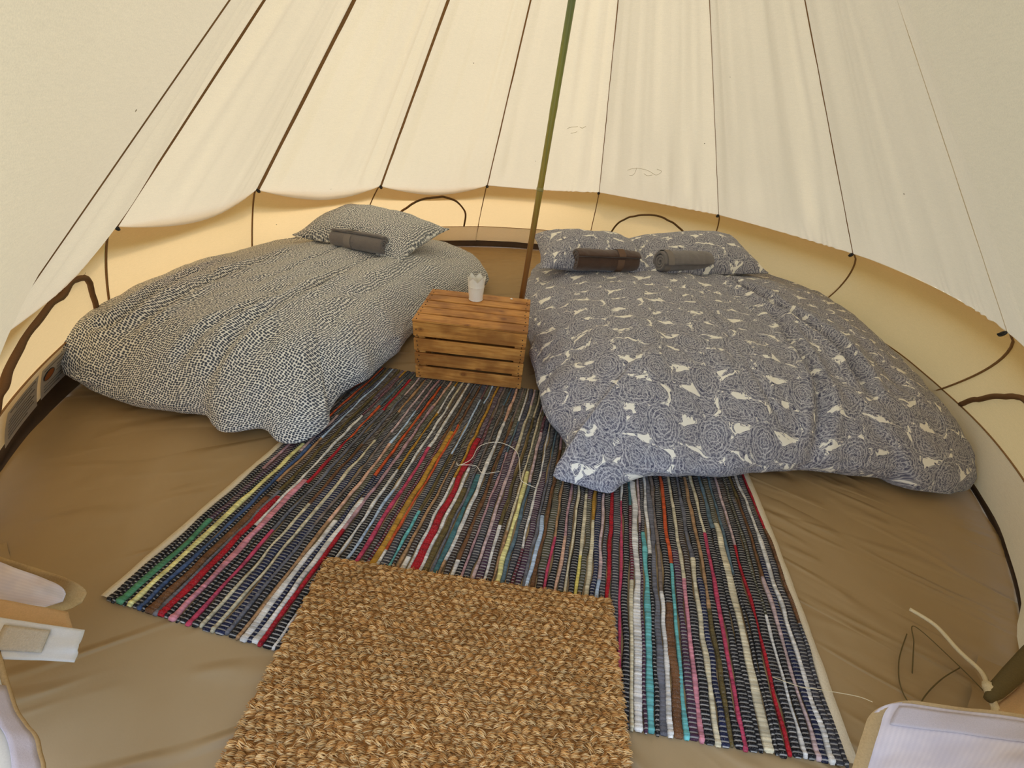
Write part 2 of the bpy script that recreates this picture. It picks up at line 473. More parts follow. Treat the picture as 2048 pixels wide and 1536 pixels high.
#        eave hook (x, y, z)          floor radius  bulge   hem sag  panel sag (of the panel that follows)
RIBS = [((-1.130, 0.664, 0.560), 2.10, 0.02, 0.020, 0.045),
        ((-1.557, 1.436, 0.597), 2.08, 0.02, 0.062, 0.075),
        ((-1.581, 2.365, 0.597), 2.04, 0.02, 0.060, 0.085),
        ((-1.057, 2.917, 0.597), 2.02, 0.02, 0.055, 0.065),
        ((-0.375, 3.476, 0.597), 2.04, 0.02, 0.005, 0.020),
        ((0.579, 3.773, 0.597), 2.08, 0.04, -0.010, 0.010),
        ((1.429, 3.239, 0.597), 2.08, 0.08, -0.015, 0.000),
        ((1.863, 2.354, 0.597), 2.02, 0.10, -0.045, -0.02),
        ((1.709, 1.318, 0.597), 1.97, 0.08, -0.030, -0.02),
        ((1.180, 0.620, 0.560), 1.98, 0.04, 0.0, 0.0)]
HOOK = [np.array(r[0]) for r in RIBS]
ANG = [math.atan2(h[0] - CX, h[1] - CY) for h in HOOK]
LEG_L, LEG_R, LEG_T = np.array([-0.98, 0.17, 0.0]), np.array([1.05, 0.17, 0.0]), np.array([0.05, 0.12, 1.95])

def hem_point(i, u):
    """inside lower edge of the roof between hook i and i+1"""
    u = np.asarray(u, float)[..., None]
    p = HOOK[i] * (1 - u) + HOOK[i + 1] * u
    mid = (HOOK[i] + HOOK[i + 1])[:2] / 2 - CEN
    outd = np.array([*(mid / np.linalg.norm(mid)), 0.0])
    sag = RIBS[i][3]
    prof = np.sin(pi * u) ** 0.8
    if sag > 0:
        return p + prof * (np.array([0, 0, -1.0]) * sag * 0.95 + outd * sag * 0.25)
    return p + prof * (outd * (-sag) * 1.3 + np.array([0, 0, 1.0]) * (-sag) * 0.15)

def roof_point(i, u, t, top=None):
    u, t = np.broadcast_arrays(np.asarray(u, float), np.asarray(t, float))
    u1, t1 = u[..., None], t[..., None]
    base = hem_point(i, u)
    tip = APEX if top is None else top
    e = np.clip(t1, 0, 1)
    p = base * (1 - e) + tip * e
    # straighten the scallop quickly above the hem, then let the cloth belly inward
    chord = HOOK[i] * (1 - u1) + HOOK[i + 1] * u1
    c = chord * (1 - e) + tip * e
    k = np.exp(-t1 * 7.0)
    p = c + (p - c) * k
    mid = (HOOK[i] + HOOK[i + 1])[:2] / 2 - CEN
    outd = mid / np.linalg.norm(mid)
    n_in = np.array([-outd[0] * 0.74, -outd[1] * 0.74, -0.67])
    S_ = RIBS[i][4]
    belly = np.sin(pi * u1) ** (1.35 if S_ > 0.015 else 0.9) * S_ * (1 - e) ** (3.0 if i == 0 else 1.0) * (1 - 0.75 * np.exp(-t1 * 9))
    # stiff standing fold beside each seam, drag lines running up the panel, puckers above the hem
    fold = (0.011 * np.exp(-((u1 - 0.90) / 0.030) ** 2) - 0.016 * np.exp(-((u1 - 0.78) / 0.06) ** 2) + 0.014 * np.exp(-((u1 - 0.12) / 0.05) ** 2)) * (1 if S_ > 0.015 else 0.30)
    drag = 0.015 * vnoise(u * 7 + i * 13, t * 1.6 + 5, 3)[..., None] + 0.007 * vnoise(u * 15 + i * 31, t * 2.5, 4)[..., None]
    edge = np.clip(np.minimum(u1, 1 - u1) * 8, 0, 1)
    puck = 0.0035 * np.sin(u1 * 95 + 6 * vnoise(u * 9, t * 3 + i, 8)[..., None]) * np.exp(-t1 / 0.035) * np.exp(-((1 - u1) / 0.45) ** 2)
    puck = puck * (1.0 if i >= 4 else 0.35)
    q = (belly + (fold + drag) * edge * (1 - e) ** 0.5 * np.clip(t1 * 12, 0, 1) + puck * edge)
    return p + n_in * q

ceiling = tag(empty('ceiling', (0, 0, 0)), 'cream cotton bell tent roof with brown seams', kind='structure')
NP = len(HOOK) - 1
tt = np.concatenate([np.linspace(0, 0.06, 10), np.linspace(0.075, 0.97, 60)])
for i in range(NP):
    uu = np.linspace(0, 1, 121)
    U, T = np.meshgrid(uu, tt, indexing='ij')
    V = roof_point(i, U, T).reshape(-1, 3)
    obj('roof_panel', mesh('roof_panel', V, grid_faces(len(uu), len(tt))), M['roof'], ceiling)
    # outside the wall the roof cloth hangs on as a short valance
    mid = (HOOK[i] + HOOK[i + 1])[:2] / 2 - CEN
    vv = np.linspace(0, 1, 6); uu2 = np.linspace(0, 1, 25)
    h = hem_point(i, uu2)
    rad = h[:, :2] - CEN; rad = rad / np.linalg.norm(rad, axis=1, keepdims=True)
    VV = []
    for k in range(len(uu2)):
        for v in vv:
            s = (0.12 + 1.5 * RIBS[i][2] * (1 - uu2[k]) + 1.5 * RIBS[i + 1][2] * uu2[k]) * v
            VV.append((h[k, 0] + rad[k, 0] * s, h[k, 1] + rad[k, 1] * s, h[k, 2] + 0.004 - 0.030 * v - 0.05 * v ** 3))
    obj('valance', mesh('valance', np.array(VV), grid_faces(len(uu2), 6)), M['valance'], ceiling)

# door side panels: from the last hooks to the raised door frame
def door_panel(hook, leg):
    knee = leg + (LEG_T - leg) * 0.26
    nu, nv = 24, 40
    V = []
    for a in np.linspace(0, 1, nu):
        for b in np.linspace(-0.05, 1, nv):
            p = hook * (1 - b) + APEX * b
            # frame side: knee -> frame top -> apex
            L1 = np.linalg.norm(LEG_T - knee); L2 = np.linalg.norm(APEX - LEG_T); s = b * (L1 + L2)
            q = knee + (LEG_T - knee) * (s / L1) if s < L1 else LEG_T + (APEX - LEG_T) * ((s - L1) / L2)
            r = p * (1 - a) + q * a
            w = math.sin(pi * a) * min(1, 1 - b)
            n = np.array([-np.sign(hook[0]) * 0.7, 0.2, -0.6])
            V.append(r + n * (0.02 * w + 0.008 * float(vnoise(a * 6, b * 3, 12)) * w))
    return mesh('roof_panel', np.array(V), grid_faces(nu, nv)), knee
me, KNEE_L = door_panel(HOOK[0], LEG_L); obj('roof_panel', me, M['roof'], ceiling)
me, KNEE_R = door_panel(HOOK[-1], LEG_R); obj('roof_panel', me, M['roof'], ceiling)

# brown felled seams: narrow ribbons standing inward from the panel joins
SEAM_W = [0.0022, 0.0125, 0.012, 0.011, 0.008, 0.006, 0.005, 0.004, 0.0012, 0.002]
for i in range(len(HOOK) - 1):
    h = HOOK[i]; d = h[:2] - CEN; outd = d / np.linalg.norm(d); tang = np.array([outd[1], -outd[0], 0.0])
    n_in = np.array([-outd[0] * 0.74, -outd[1] * 0.74, -0.67])
    n = 60; t = np.linspace(0.0, 0.96, n)
    c = h[None] * (1 - t[:, None]) + APEX[None] * t[:, None]
    wob = 0.0015 * vnoise(t * 25 + i * 7, t * 0, 5)
    V = np.concatenate([c - n_in * 0.002, c + n_in * SEAM_W[i] + tang * (SEAM_W[i] * 0.35 + wob)[:, None] if not np.isscalar(wob) else c])
    rows = np.stack([c - n_in * 0.001 - tang * 0.0015, c + n_in * SEAM_W[i] + tang * (SEAM_W[i] * 0.45 + wob)[:, None], c + n_in * (SEAM_W[i] - .001) + tang * (SEAM_W[i] * 0.45 + .002 + wob)[:, None], c + tang * 0.0025], 1)
    obj('seam_tape', mesh('seam_tape', rows.reshape(-1, 3), grid_faces(n, 4), False), M['tape'] if i < 8 else M['roof'], ceiling)

# black toggles at the eave
def toggle_mesh():
    a = np.linspace(0, 2 * pi, 14, endpoint=False)
    V, Fc = tube(np.stack([0.009 * np.cos(a), 0.0 * a, 0.009 * np.sin(a)], 1), 0.0035, 6, True)
    V2, F2 = tube([(-.004, 0, 0.004), (0.002, 0.0, 0.0), (0.006, 0.004, -0.010)], [0.004, 0.0055, 0.003], 6)
    return mesh('eave_toggle', np.concatenate([V, V2]), Fc + [tuple(x + len(V) for x in f) for f in F2])
tg = toggle_mesh()
for i in range(1, 9):
    d = HOOK[i][:2] - CEN; d = d / np.linalg.norm(d)
    obj('eave_toggle', tg, M['black'], ceiling, (HOOK[i][0] - d[0] * 0.010, HOOK[i][1] - d[1] * 0.010, HOOK[i][2] - 0.006), (0.5, 0, math.atan2(d[1], d[0]) + pi / 2))

# faint light brown strokes drawn over the canvas
def faint_stroke(i, strokes):
    Vs, Fs, n0 = [], [], 0
    for st in strokes:
        st = spline(st, 24)
        p = np.stack([roof_point(i, np.array(u), np.array(t)) for u, t in st])
        d = np.array([*( (HOOK[i] + HOOK[i + 1])[:2] / 2 - CEN), 0]); d /= np.linalg.norm(d)
        p = p - np.array([d[0] * 0.74, d[1] * 0.74, 0.67]) * 0.0015
        V, Fc = tube(p, 0.0011, 4)
        Vs.append(V); Fs += [tuple(x + n0 for x in f) for f in Fc]; n0 += len(V)
    obj('faint_stroke', mesh('faint_stroke', np.concatenate(Vs), Fs), M['faint_stroke'], ceiling)
faint_stroke(5, [[(.25, .115), (.30, .125), (.40, .128), (.46, .120)], [(.33, .128), (.32, .112), (.30, .100), (.27, .098)], [(.46, .120), (.50, .112), (.53, .118), (.55, .128), (.51, .134)], [(.40, .112), (.43, .106), (.47, .110)]])
faint_stroke(4, [[(.62, .235), (.66, .242), (.72, .243)], [(.74, .240), (.77, .236), (.80, .243)], [(.66, .222), (.72, .226)]])

# ------------------------------------------------------------------ walls
def floor_pt(i):
    a = ANG[i]; r = RIBS[i][1]
    return np.array([CX + r * math.sin(a), CY + r * math.cos(a), 0.0])
TWIST = [math.radians(k) for k in (0, 6, 2, 0, 0, -1, -3, -8, -15, 0)]       # wall seams slant a little on their way down
def wall_pt(i, u, v, off=0.0):
    """i panel, u along, v 0 (eave) .. 1 (floor); off pushes toward the inside"""
    u = np.asarray(u, float); v = np.asarray(v, float)
    u, v = np.broadcast_arrays(u, v); u1, v1 = u[..., None], v[..., None]
    top = HOOK[i] * (1 - u1) + HOOK[i + 1] * u1
    if RIBS[i][3] < 0: top = hem_point(i, u)
    r0 = top[..., :2] - CEN; r0 = r0 / np.linalg.norm(r0, axis=-1, keepdims=True)
    top = top + np.concatenate([r0 * 0.013, np.full_like(u1, -0.001)], -1)
    a = (ANG[i] + TWIST[i]) * (1 - u1) + (ANG[i + 1] + TWIST[i + 1]) * u1; rf = RIBS[i][1] * (1 - u1) + RIBS[i + 1][1] * u1
    bot = np.concatenate([CX + rf * np.sin(a), CY + rf * np.cos(a), np.full_like(u1, 0.035)], -1)
    bul = (RIBS[i][2] * (1 - u1) + RIBS[i + 1][2] * u1) * np.sin(pi * np.clip(v1, 0, 1) ** 0.7)
    sway = 0.008 * vnoise(u * 3.3 + i * 5, v * 1.7, 21)[..., None] * np.sin(pi * np.clip(v1, 0, 1))
    p = top * (1 - v1) + bot * v1
    off = np.broadcast_to(np.asarray(off, float), u.shape)[..., None]
    return p + np.concatenate([r0 * (bul + sway - off), np.zeros_like(u1)], -1)

HEM_V = 0.70
def wall_group(name, label, idx):
    w = tag(empty(name), label, kind='structure')
    for i in idx:
        uu, vv = np.linspace(0, 1, 31), np.linspace(0, 1, 25)
        U, V = np.meshgrid(uu, vv, indexing='ij')
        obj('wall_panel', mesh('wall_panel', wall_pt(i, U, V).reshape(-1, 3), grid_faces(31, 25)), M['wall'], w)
        # stitched lower band
        vv = np.linspace(HEM_V, 1.0, 8); U, V = np.meshgrid(uu, vv, indexing='ij')
        V = HEM_V + (V - HEM_V) * (1.0 if i >= 6 else 0.90)
        wave = 0.004 + 0.014 * (V - HEM_V) / (1 - HEM_V) * (1 + vnoise(U * 9 + i * 3, V * 2, 31)) + (0.02 * (V - HEM_V) / (1 - HEM_V) if i >= 6 else 0)
        P = wall_pt(i, U, V, wave)
        obj('mud_flap', mesh('mud_flap', P.reshape(-1, 3), grid_faces(31, 8)), M['hem'], w)
        V_, F_ = tube(wall_pt(i, np.linspace(0, 1, 30), np.full(30, HEM_V), 0.006), 0.0028, 5)
        obj('hem_seam', mesh('hem_seam', V_, F_), M['tape'], w)
    for i in idx:
        n = 20; v = np.linspace(0.0, 1.0, n)
        a = wall_pt(i, 0.0, v, 0.008); b = wall_pt(i, 0.0, v, 0.002)
        tan = np.array([math.cos(ANG[i]), -math.sin(ANG[i]), 0]) * 0.0035
        rows = np.stack([b - tan, a - tan, a + tan, b + tan], 1)
        obj('seam_tape', mesh('seam_tape', rows.reshape(-1, 3), grid_faces(n, 4), False), M['tape'], w)
    return w
wall_left = wall_group('wall_left', 'cream canvas wall at left behind the dotted duvet', [0, 1, 2])
wall_back = wall_group('wall_back', 'cream canvas wall at back between the two beds', [3, 4, 5])
wall_right = wall_group('wall_right', 'cream canvas wall at right behind the paisley duvet', [6, 7, 8])

# short returns from the last hooks to the door frame
def wall_return(i, leg, knee, parent):
    f = floor_pt(i); h = HOOK[i]
    nu, nv = 16, 14; V = []
    for a in np.linspace(0, 1, nu):
        for b in np.linspace(0, 1, nv):
            top = h * (1 - a) + knee * a; bot = (f * (1 - a) + leg * a) + np.array([0, 0, 0.02])
            out = np.array([np.sign(h[0]) * 0.7, -0.5, 0])
            V.append(top * (1 - b) + bot * b + out * (0.03 * math.sin(pi * b) * (1 - a) + 0.006 * float(vnoise(a * 5, b * 4, 40))))
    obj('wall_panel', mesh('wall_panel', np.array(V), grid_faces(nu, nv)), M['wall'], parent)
def turn_up(i, leg):
    f = floor_pt(i); rows = []
    for a in np.linspace(-0.05, 0.62, 20):
        p = f * (1 - a) + leg * a; n = np.array([-np.sign(f[0]) * 0.55, 0.8, 0])
        rows.append([p + n * (0.10 - 0.11 * k) + np.array([0, 0, 0.002 + 0.10 * k ** 2 + 0.012 * float(vnoise(a * 6, k * 2, 45))]) for k in np.linspace(0, 1, 8)])
    obj('groundsheet_edge', mesh('groundsheet_edge', np.array(rows).reshape(-1, 3), grid_faces(20, 8)), M['floor'], wall_left if f[0] < 0 else wall_right)
turn_up(0, LEG_L); turn_up(9, LEG_R)
wall_return(0, LEG_L, KNEE_L, wall_left); wall_return(9, LEG_R, KNEE_R, wall_right)

# arched zip vents
def vent(parent, i, pts, w=0.008, wob=0.004):
    """arch drawn on wall panel i by (u, v) points"""
    c = spline(pts, 60); k = np.arange(60)
    p = wall_pt(i, c[:, 0], c[:, 1], 0.010)
    p[:, 2] += wob * vnoise(k * 0.35, k * 0.0 + i, 9)
    V, Fc = tube(p, w, 6)
    arch = obj('vent_zip', mesh('vent_zip', V, Fc), M['tape_dark'], parent)
    q = wall_pt(i, c[:, 0], c[:, 1], 0.016); q[:, 2] = p[:, 2]
    V, Fc = tube(q, w * 0.35, 5)
    obj('zip_teeth', mesh('zip_teeth', V, Fc), M['webbing'], arch)
vent(wall_left, 0, [(.28, .70), (.26, .50), (.33, .34), (.52, .24), (.72, .20), (.84, .30), (.90, .52), (.91, .70)], 0.010, 0.010)
vent(wall_back, 3, [(.24, .68), (.27, .42), (.38, .24), (.56, .17), (.73, .24), (.85, .44), (.87, .68)])
vent(wall_back, 5, [(.17, .68), (.22, .44), (.34, .27), (.5, .20), (.66, .25), (.80, .42), (.84, .68)])
vent(wall_right, 8, [(.10, .68), (.13, .46), (.22, .34), (.34, .30), (.45, .24), (.62, .28), (.78, .42), (.85, .68)], 0.011, 0.010)

# sewn care labels on the left wall's lower band
def label_patch(u0, u1, v0, v1, lines, emblem):
    U, V = np.meshgrid(np.linspace(u0, u1, 6), np.linspace(v0, v1, 8), indexing='ij')
    off = 0.020 + 0.012 * ((V - v0) / (v1 - v0)) ** 2
    o = obj('care_label', mesh('care_label', wall_pt(0, U, V, off).reshape(-1, 3), grid_faces(6, 8)), M['label'], wall_left)
    def off_at(v): return 0.0215 + 0.012 * ((v - v0) / (v1 - v0)) ** 2
    Vs, Fs, n0 = [], [], 0
    for (a, b, c) in lines:
        u = np.linspace(u0 + (u1 - u0) * a, u0 + (u1 - u0) * b, 4); v = np.full(4, v0 + (v1 - v0) * c)
        V_, F_ = tube(wall_pt(0, u, v, off_at(v)), 0.0012, 4)
        Vs.append(V_); Fs += [tuple(x + n0 for x in f) for f in F_]; n0 += len(V_)
    tag(obj('label_print', mesh('label_print', np.concatenate(Vs), Fs), M['print'], o), kind='stuff')
    if emblem:
        a = np.linspace(0, 2 * pi, 20, endpoint=False)
        u = u0 + (u1 - u0) * (0.30 + 0.20 * np.cos(a)); v = v0 + (v1 - v0) * (0.36 + 0.15 * np.sin(a))
        P = wall_pt(0, u, v, off_at(v) + 0.001)
        obj('emblem', mesh('emblem', np.concatenate([P, P.mean(0)[None]]), [(k, (k + 1) % 20, 20) for k in range(20)]), M['emblem'], o)
        V_, F_ = tube(P, 0.0012, 4, True)
        obj('emblem_ring', mesh('emblem_ring', V_, F_), M['black'], o)
label_patch(0.55, 0.70, 0.71, 0.95, [(.10, .85, .12), (.62, .92, .28), (.62, .9, .38), (.6, .92, .48), (.12, .8, .66), (.12, .86, .76), (.12, .7, .86)], True)
label_patch(0.34, 0.53, 0.71, 0.96, [(.1, .9, .1), (.3, .8, .2), (.1, .9, .34), (.1, .8, .44), (.1, .9, .54), (.1, .85, .64), (.1, .9, .74), (.1, .7, .84)], False)

# ------------------------------------------------------------------ floor
def floor_radius(a):
    angs = np.array(ANG); rad = np.array([r[1] for r in RIBS])
    return np.interp(a, angs, rad)
nr, na = 70, 200
aa = np.linspace(-pi, pi, na, endpoint=False)
Vf = []
for k, a in enumerate(aa):
    R = float(floor_radius(a)) if ANG[0] <= a <= ANG[-1] else 2.08
    for j in range(nr):
        r = R * (j / (nr - 1)) + 1e-4
        Vf.append((CX + r * math.sin(a), CY + r * math.cos(a), 0.0))
Vf = np.array(Vf)
xr = Vf[:, 0] * 0.85 + Vf[:, 1] * 0.5; yr = -Vf[:, 0] * 0.5 + Vf[:, 1] * 0.85
wr = 0.0035 * np.maximum(0, 1 - 6 * np.abs(fbm(xr * 1.1, yr * 5.0, 51, 2))) + 0.003 * np.maximum(0, 1 - 6 * np.abs(fbm(xr * 4.6, yr * 1.3, 57, 2)))
Vf[:, 2] = wr - 0.001
floor_o = tag(obj('floor', mesh('floor', Vf, grid_faces(na, nr, True)), M['floor']), 'khaki brown groundsheet with creases', kind='structure')
# raised groundsheet edge, its dark colour also painting the shade in the gap
Ve = []
edge_a = np.linspace(ANG[0] - 0.02, ANG[-1], 260)
for k, a in enumerate(edge_a):
    R = float(floor_radius(a))
    w = 0.006 * float(vnoise(k * 0.22, 3.0, 61)); lift = 0.008 * float(vnoise(k * 0.3, 9.0, 62)); hk = float(np.interp(a, [-2.2, -1.95, -1.5, 0.6, 1.2], [0.35, 1.0, 1.0, 0.9, 0.3]))
    for (dr, z) in ((-0.055 * hk, 0.001), (-0.030 * hk, 0.006), (-0.016 + w, 0.030 * hk), (-0.010 + w, (0.055 + lift) * hk), (-0.004 + w, (0.062 + lift) * hk)):
        Ve.append((CX + (R + dr) * math.sin(a), CY + (R + dr) * math.cos(a), z))
obj('groundsheet_edge', mesh('groundsheet_edge', np.array(Ve), grid_faces(260, 5)), M['tub'], floor_o)
# grass outside
gv, gf = [], []
for k in range(48):
    a = 2 * pi * k / 48
    for r in (0.05, 2.2, 5, 14): gv.append((CX + r * math.sin(a), CY + r * math.cos(a), -0.03))
tag(obj('ground', mesh('ground', np.array(gv), grid_faces(48, 4, True)), M['ground']), 'grass outside the tent', kind='structure')

# ------------------------------------------------------------------ centre pole
t = np.linspace(0, 1, 70)
B0, T0 = np.array([-0.012, 2.005, 0.0]), np.array([0.1275, 2.0067, 2.47])
pp = B0[None] * (1 - t[:, None]) + T0[None] * t[:, None] - B0
z = pp[:, 2]; rad = 0.0150 + 0 * z
for zn in (0.30, 0.80, 1.12, 1.62, 2.05):
    rad = rad + 0.0014 * np.exp(-((z - zn) / 0.02) ** 2)
pole = tag(empty('centre_pole', tuple(B0)), 'slim green and brown upright pole in the middle of the tent', 'pole')
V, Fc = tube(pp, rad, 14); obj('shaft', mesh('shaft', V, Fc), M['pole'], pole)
for zn in (0.80, 1.62):
    c = (T0 - B0) * (zn / 2.47)
    V, Fc = tube([c + np.array([0, 0, dz]) for dz in (-.008, -.004, .004, .008)], [0.0158, 0.0172, 0.0172, 0.0158], 14)
    obj('joint_ring', mesh('joint_ring', V, Fc), M['tape_dark'] if zn > 1 else mat_plain('olive ring', srgb(150, 140, 84), 0.4, 0.4), pole)
V, Fc = tube([(0, 0, -0.001), (0, 0, 0.012), (0, 0, 0.02)], [0.03, 0.028, 0.016], 16)
obj('pole_foot', mesh('pole_foot', V, Fc), M['black'], pole)

# ------------------------------------------------------------------ duvets and pillows
def crease_field(x, y, lines):
    h = np.zeros_like(x)
    for pts, depth, width in lines:
        P = spline([p[:2] for p in pts], 40)
        best = np.full(x.shape, 9.0); tpar = np.zeros_like(x)
        for k in range(39):
            a, b = P[k], P[k + 1]; d = b - a; L2 = d @ d + 1e-12
            s = np.clip(((x - a[0]) * d[0] + (y - a[1]) * d[1]) / L2, 0, 1)
            dist = np.hypot(x - a[0] - s * d[0], y - a[1] - s * d[1])
            m = dist < best; best = np.where(m, dist, best); tpar = np.where(m, (k + s) / 39, tpar)
        fade = np.clip(np.minimum(tpar, 1 - tpar) * 5 + 0.15, 0, 1)
        h -= depth * fade * (np.exp(-(best / width) ** 2) - 0.45 * np.exp(-((best - 2.2 * width) / width) ** 2))
    return h

def duvet(outline, centre, top_h, axis, lines, seed, tuck=0.045, p=3.6, q=1.9):
    O = spline(outline, 420, True)
    # equal arc spacing
    seg = np.r_[0, np.cumsum(np.linalg.norm(np.diff(np.r_[O, O[:1]], axis=0), axis=1))]
    s = np.linspace(0, seg[-1], 420, endpoint=False)
    Oc = np.r_[O, O[:1]]
    O = np.stack([np.interp(s, seg, Oc[:, k]) for k in range(3)], 1)
    ruff = 0.010 * vnoise(s * 7.0, s * 0, seed) + 0.005 * vnoise(s * 19.0, s * 0, seed + 1)
    c = np.array(centre)
    d = O[:, :2] - c; L = np.linalg.norm(d, axis=1, keepdims=True); dn = d / L
    O[:, :2] += dn * ruff[:, None]
    d = O[:, :2] - c
    sr = np.concatenate([np.linspace(0.0, 0.80, 64), 0.80 + 0.20 * np.sin(np.linspace(0, pi / 2, 30))[1:]])
    X = c[0] + d[:, 0:1] * sr; Y = c[1] + d[:, 1:2] * sr
    ax = np.array(axis) / np.linalg.norm(axis)
    al = X * ax[0] + Y * ax[1]; ac = X * ax[1] - Y * ax[0]
    H = top_h(X, Y)
    pr = (1 - sr ** p)[None] ** (1 / q)
    zm = O[:, 2:3]
    Z = zm + (H - zm) * pr
    w = 0.018 * fbm(al * 1.5, ac * 3.2, seed + 3, 3) + 0.006 * fbm(al * 4, ac * 9, seed + 7, 3) + 0.0035 * fbm(al * 15, ac * 18, seed + 9, 2)
    w += -0.014 * np.maximum(0, 1 - 9 * np.abs(vnoise(al * 1.1 + 3, ac * 4.0, seed + 11))) * np.clip(vnoise(al * 2.0, ac * 2.0, seed + 12) + 0.5, 0, 1)
    w += crease_field(X, Y, lines)
    fade = np.clip(pr * 1.6, 0, 1)
    Z = Z + w * (0.25 + 0.75 * fade) * np.clip((Z - 0.03) / 0.1, 0.0, 1)
    # side bulges of the stuffed edge
    side = np.clip((sr - 0.85) / 0.15, 0, 1)[None] * 0.010 * vnoise(s[:, None] * 9 + 0 * sr[None], 14 * (Z / 0.3), seed + 20)
    X = X + dn[:, 0:1] * side; Y = Y + dn[:, 1:2] * side
    # underside
    xs, ys, zs = [X], [Y], [Z]
    for k, (ins, zf) in enumerate(((0.012, 0.55), (tuck, 0.18), (tuck + 0.08, 0.05))):
        xs.append((O[:, 0] - dn[:, 0] * ins)[:, None]); ys.append((O[:, 1] - dn[:, 1] * ins)[:, None])
        zs.append(np.maximum(0.012, 0.012 + (O[:, 2] - 0.012) * zf)[:, None])
    X = np.concatenate(xs, 1); Y = np.concatenate(ys, 1); Z = np.concatenate(zs, 1)
    Z = np.maximum(Z, 0.012)
    P = np.stack([X, Y, Z], -1)
    arc = np.concatenate([np.zeros((420, 1)), np.cumsum(np.linalg.norm(np.diff(P, axis=1), axis=2), 1)], 1)
    # print follows the cloth: plan position on top, running on down the sides
    plan = np.hypot(X - c[0], Y - c[1])
    sm = np.maximum(plan, plan + (arc - plan) * 0.9 * np.clip((arc / arc[:, -6:-5] - 0.55) / 0.45, 0, 1))
    PX = c[0] + dn[:, 0:1] * sm; PY = c[1] + dn[:, 1:2] * sm
    uv = np.stack([PX * ax[1] - PY * ax[0], PX * ax[0] + PY * ax[1]], -1)
    n, m = X.shape
    faces = grid_faces(n, m, True, True)
    bvh = BVHTree.FromPolygons(P.reshape(-1, 3).tolist(), faces.tolist())
    return P.reshape(-1, 3), faces, uv.reshape(-1, 2), bvh

OUT_L = [(-1.784, 1.215, 0.18), (-1.706, 1.149, 0.12), (-1.530, 1.093, 0.06), (-1.330, 1.050, 0.06), (-1.135, 1.039, 0.06), (-1.068, 1.005, 0.05), (-0.994, 0.989, 0.05), (-0.901, 1.006, 0.06), (-0.809, 0.974, 0.03), (-0.731, 0.999, 0.03), (-0.692, 1.096, 0.03), (-0.713, 1.170, 0.05), (-0.691, 1.272, 0.08), (-0.637, 1.411, 0.08), (-0.588, 1.614, 0.08), (-0.546, 1.874, 0.08), (-0.470, 2.150, 0.08), (-0.34, 2.50, 0.08), (-0.262, 2.800, 0.07), (-0.39, 2.96, 0.16), (-0.62, 3.02, 0.22), (-1.05, 3.06, 0.24), (-1.40, 2.90, 0.26), (-1.60, 2.65, 0.27), (-1.734, 2.300, 0.26), (-1.82, 1.999, 0.25), (-1.85, 1.704, 0.23), (-1.84, 1.517, 0.22), (-1.815, 1.349, 0.20)]
LINES_L = [([(-1.502, 1.300), (-1.489, 1.642), (-1.434, 2.020), (-1.337, 2.255)], 0.022, 0.024),
           ([(-1.127, 1.087), (-1.080, 1.363), (-1.013, 1.629), (-0.940, 2.015)], 0.022, 0.026),
           ([(-1.267, 1.146), (-1.218, 1.328), (-1.092, 1.606)], 0.016, 0.022),
           ([(-0.735, 1.001), (-0.72, 1.119), (-0.80, 1.32)], 0.02, 0.02),
           ([(-1.677, 1.295), (-1.610, 1.337), (-1.620, 1.592), (-1.615, 2.083)], 0.022, 0.022),
           ([(-0.80, 1.35), (-0.78, 1.7), (-0.70, 2.1), (-0.60, 2.5)], 0.016, 0.03)]
def top_L(X, Y):
    return -0.045 * np.clip((Y - 2.35) / 0.3, 0, 1) + 0.305 + 0.02 * np.exp(-((X + 1.15) / 0.5) ** 2) - 0.10 * np.clip((1.35 - Y) / 0.4, 0, 1) ** 1.5 - 0.03 * np.clip(X + 0.75, 0, 1)
Vd, Fd, UVd, BVH_L = duvet(OUT_L, (-1.12, 1.95), top_L, (0.22, 0.975), LINES_L, 100)
tag(obj('duvet', mesh('duvet', Vd, Fd, True, UVd), M['dots']), 'cream duvet printed with small dark dots on the left bed', 'duvet', 'duvets on the two beds')

OUT_R = [(0.180, 0.949, 0.04), (0.254, 0.914, 0.04), (0.368, 0.901, 0.03), (0.432, 0.948, 0.05), (0.523, 0.982, 0.07), (0.664, 0.986, 0.08), (0.794, 1.000, 0.08), (1.004, 1.059, 0.08), (1.209, 1.088, 0.08), (1.379, 1.087, 0.08), (1.501, 1.089, 0.07), (1.569, 1.062, 0.05), (1.785, 1.096, 0.03), (1.86, 1.170, 0.06), (1.86, 1.258, 0.13), (1.88, 1.399, 0.18), (1.89, 1.545, 0.20), (1.90, 1.845, 0.27), (1.91, 2.234, 0.31), (1.86, 2.60, 0.32), (1.72, 2.90, 0.30), (1.50, 3.12, 0.26), (1.10, 3.25, 0.26), (0.50, 3.20, 0.24), (0.14, 3.02, 0.18), (0.030, 2.65, 0.15), (0.020, 2.359, 0.12), (0.052, 2.010, 0.09), (0.089, 1.660, 0.08), (0.127, 1.387, 0.08), (0.167, 1.203, 0.08), (0.222, 1.094, 0.08), (0.208, 1.004, 0.05)]
LINES_R = [([(1.272, 2.682), (1.376, 2.301), (1.481, 1.945), (1.525, 1.684), (1.466, 1.344)], 0.055, 0.026),
           ([(1.377, 2.114), (1.316, 1.737), (1.268, 1.416), (1.190, 1.180), (1.105, 1.000)], 0.034, 0.022),
           ([(0.30, 1.10), (0.29, 1.0), (0.31, 0.90)], 0.02, 0.018),
           ([(0.75, 2.4), (0.70, 1.9), (0.68, 1.4)], 0.010, 0.04),
           ([(1.66, 2.2), (1.70, 1.8), (1.66, 1.4)], 0.014, 0.03),
           ([(0.20, 2.2), (0.26, 1.7), (0.33, 1.25)], 0.012, 0.03)]
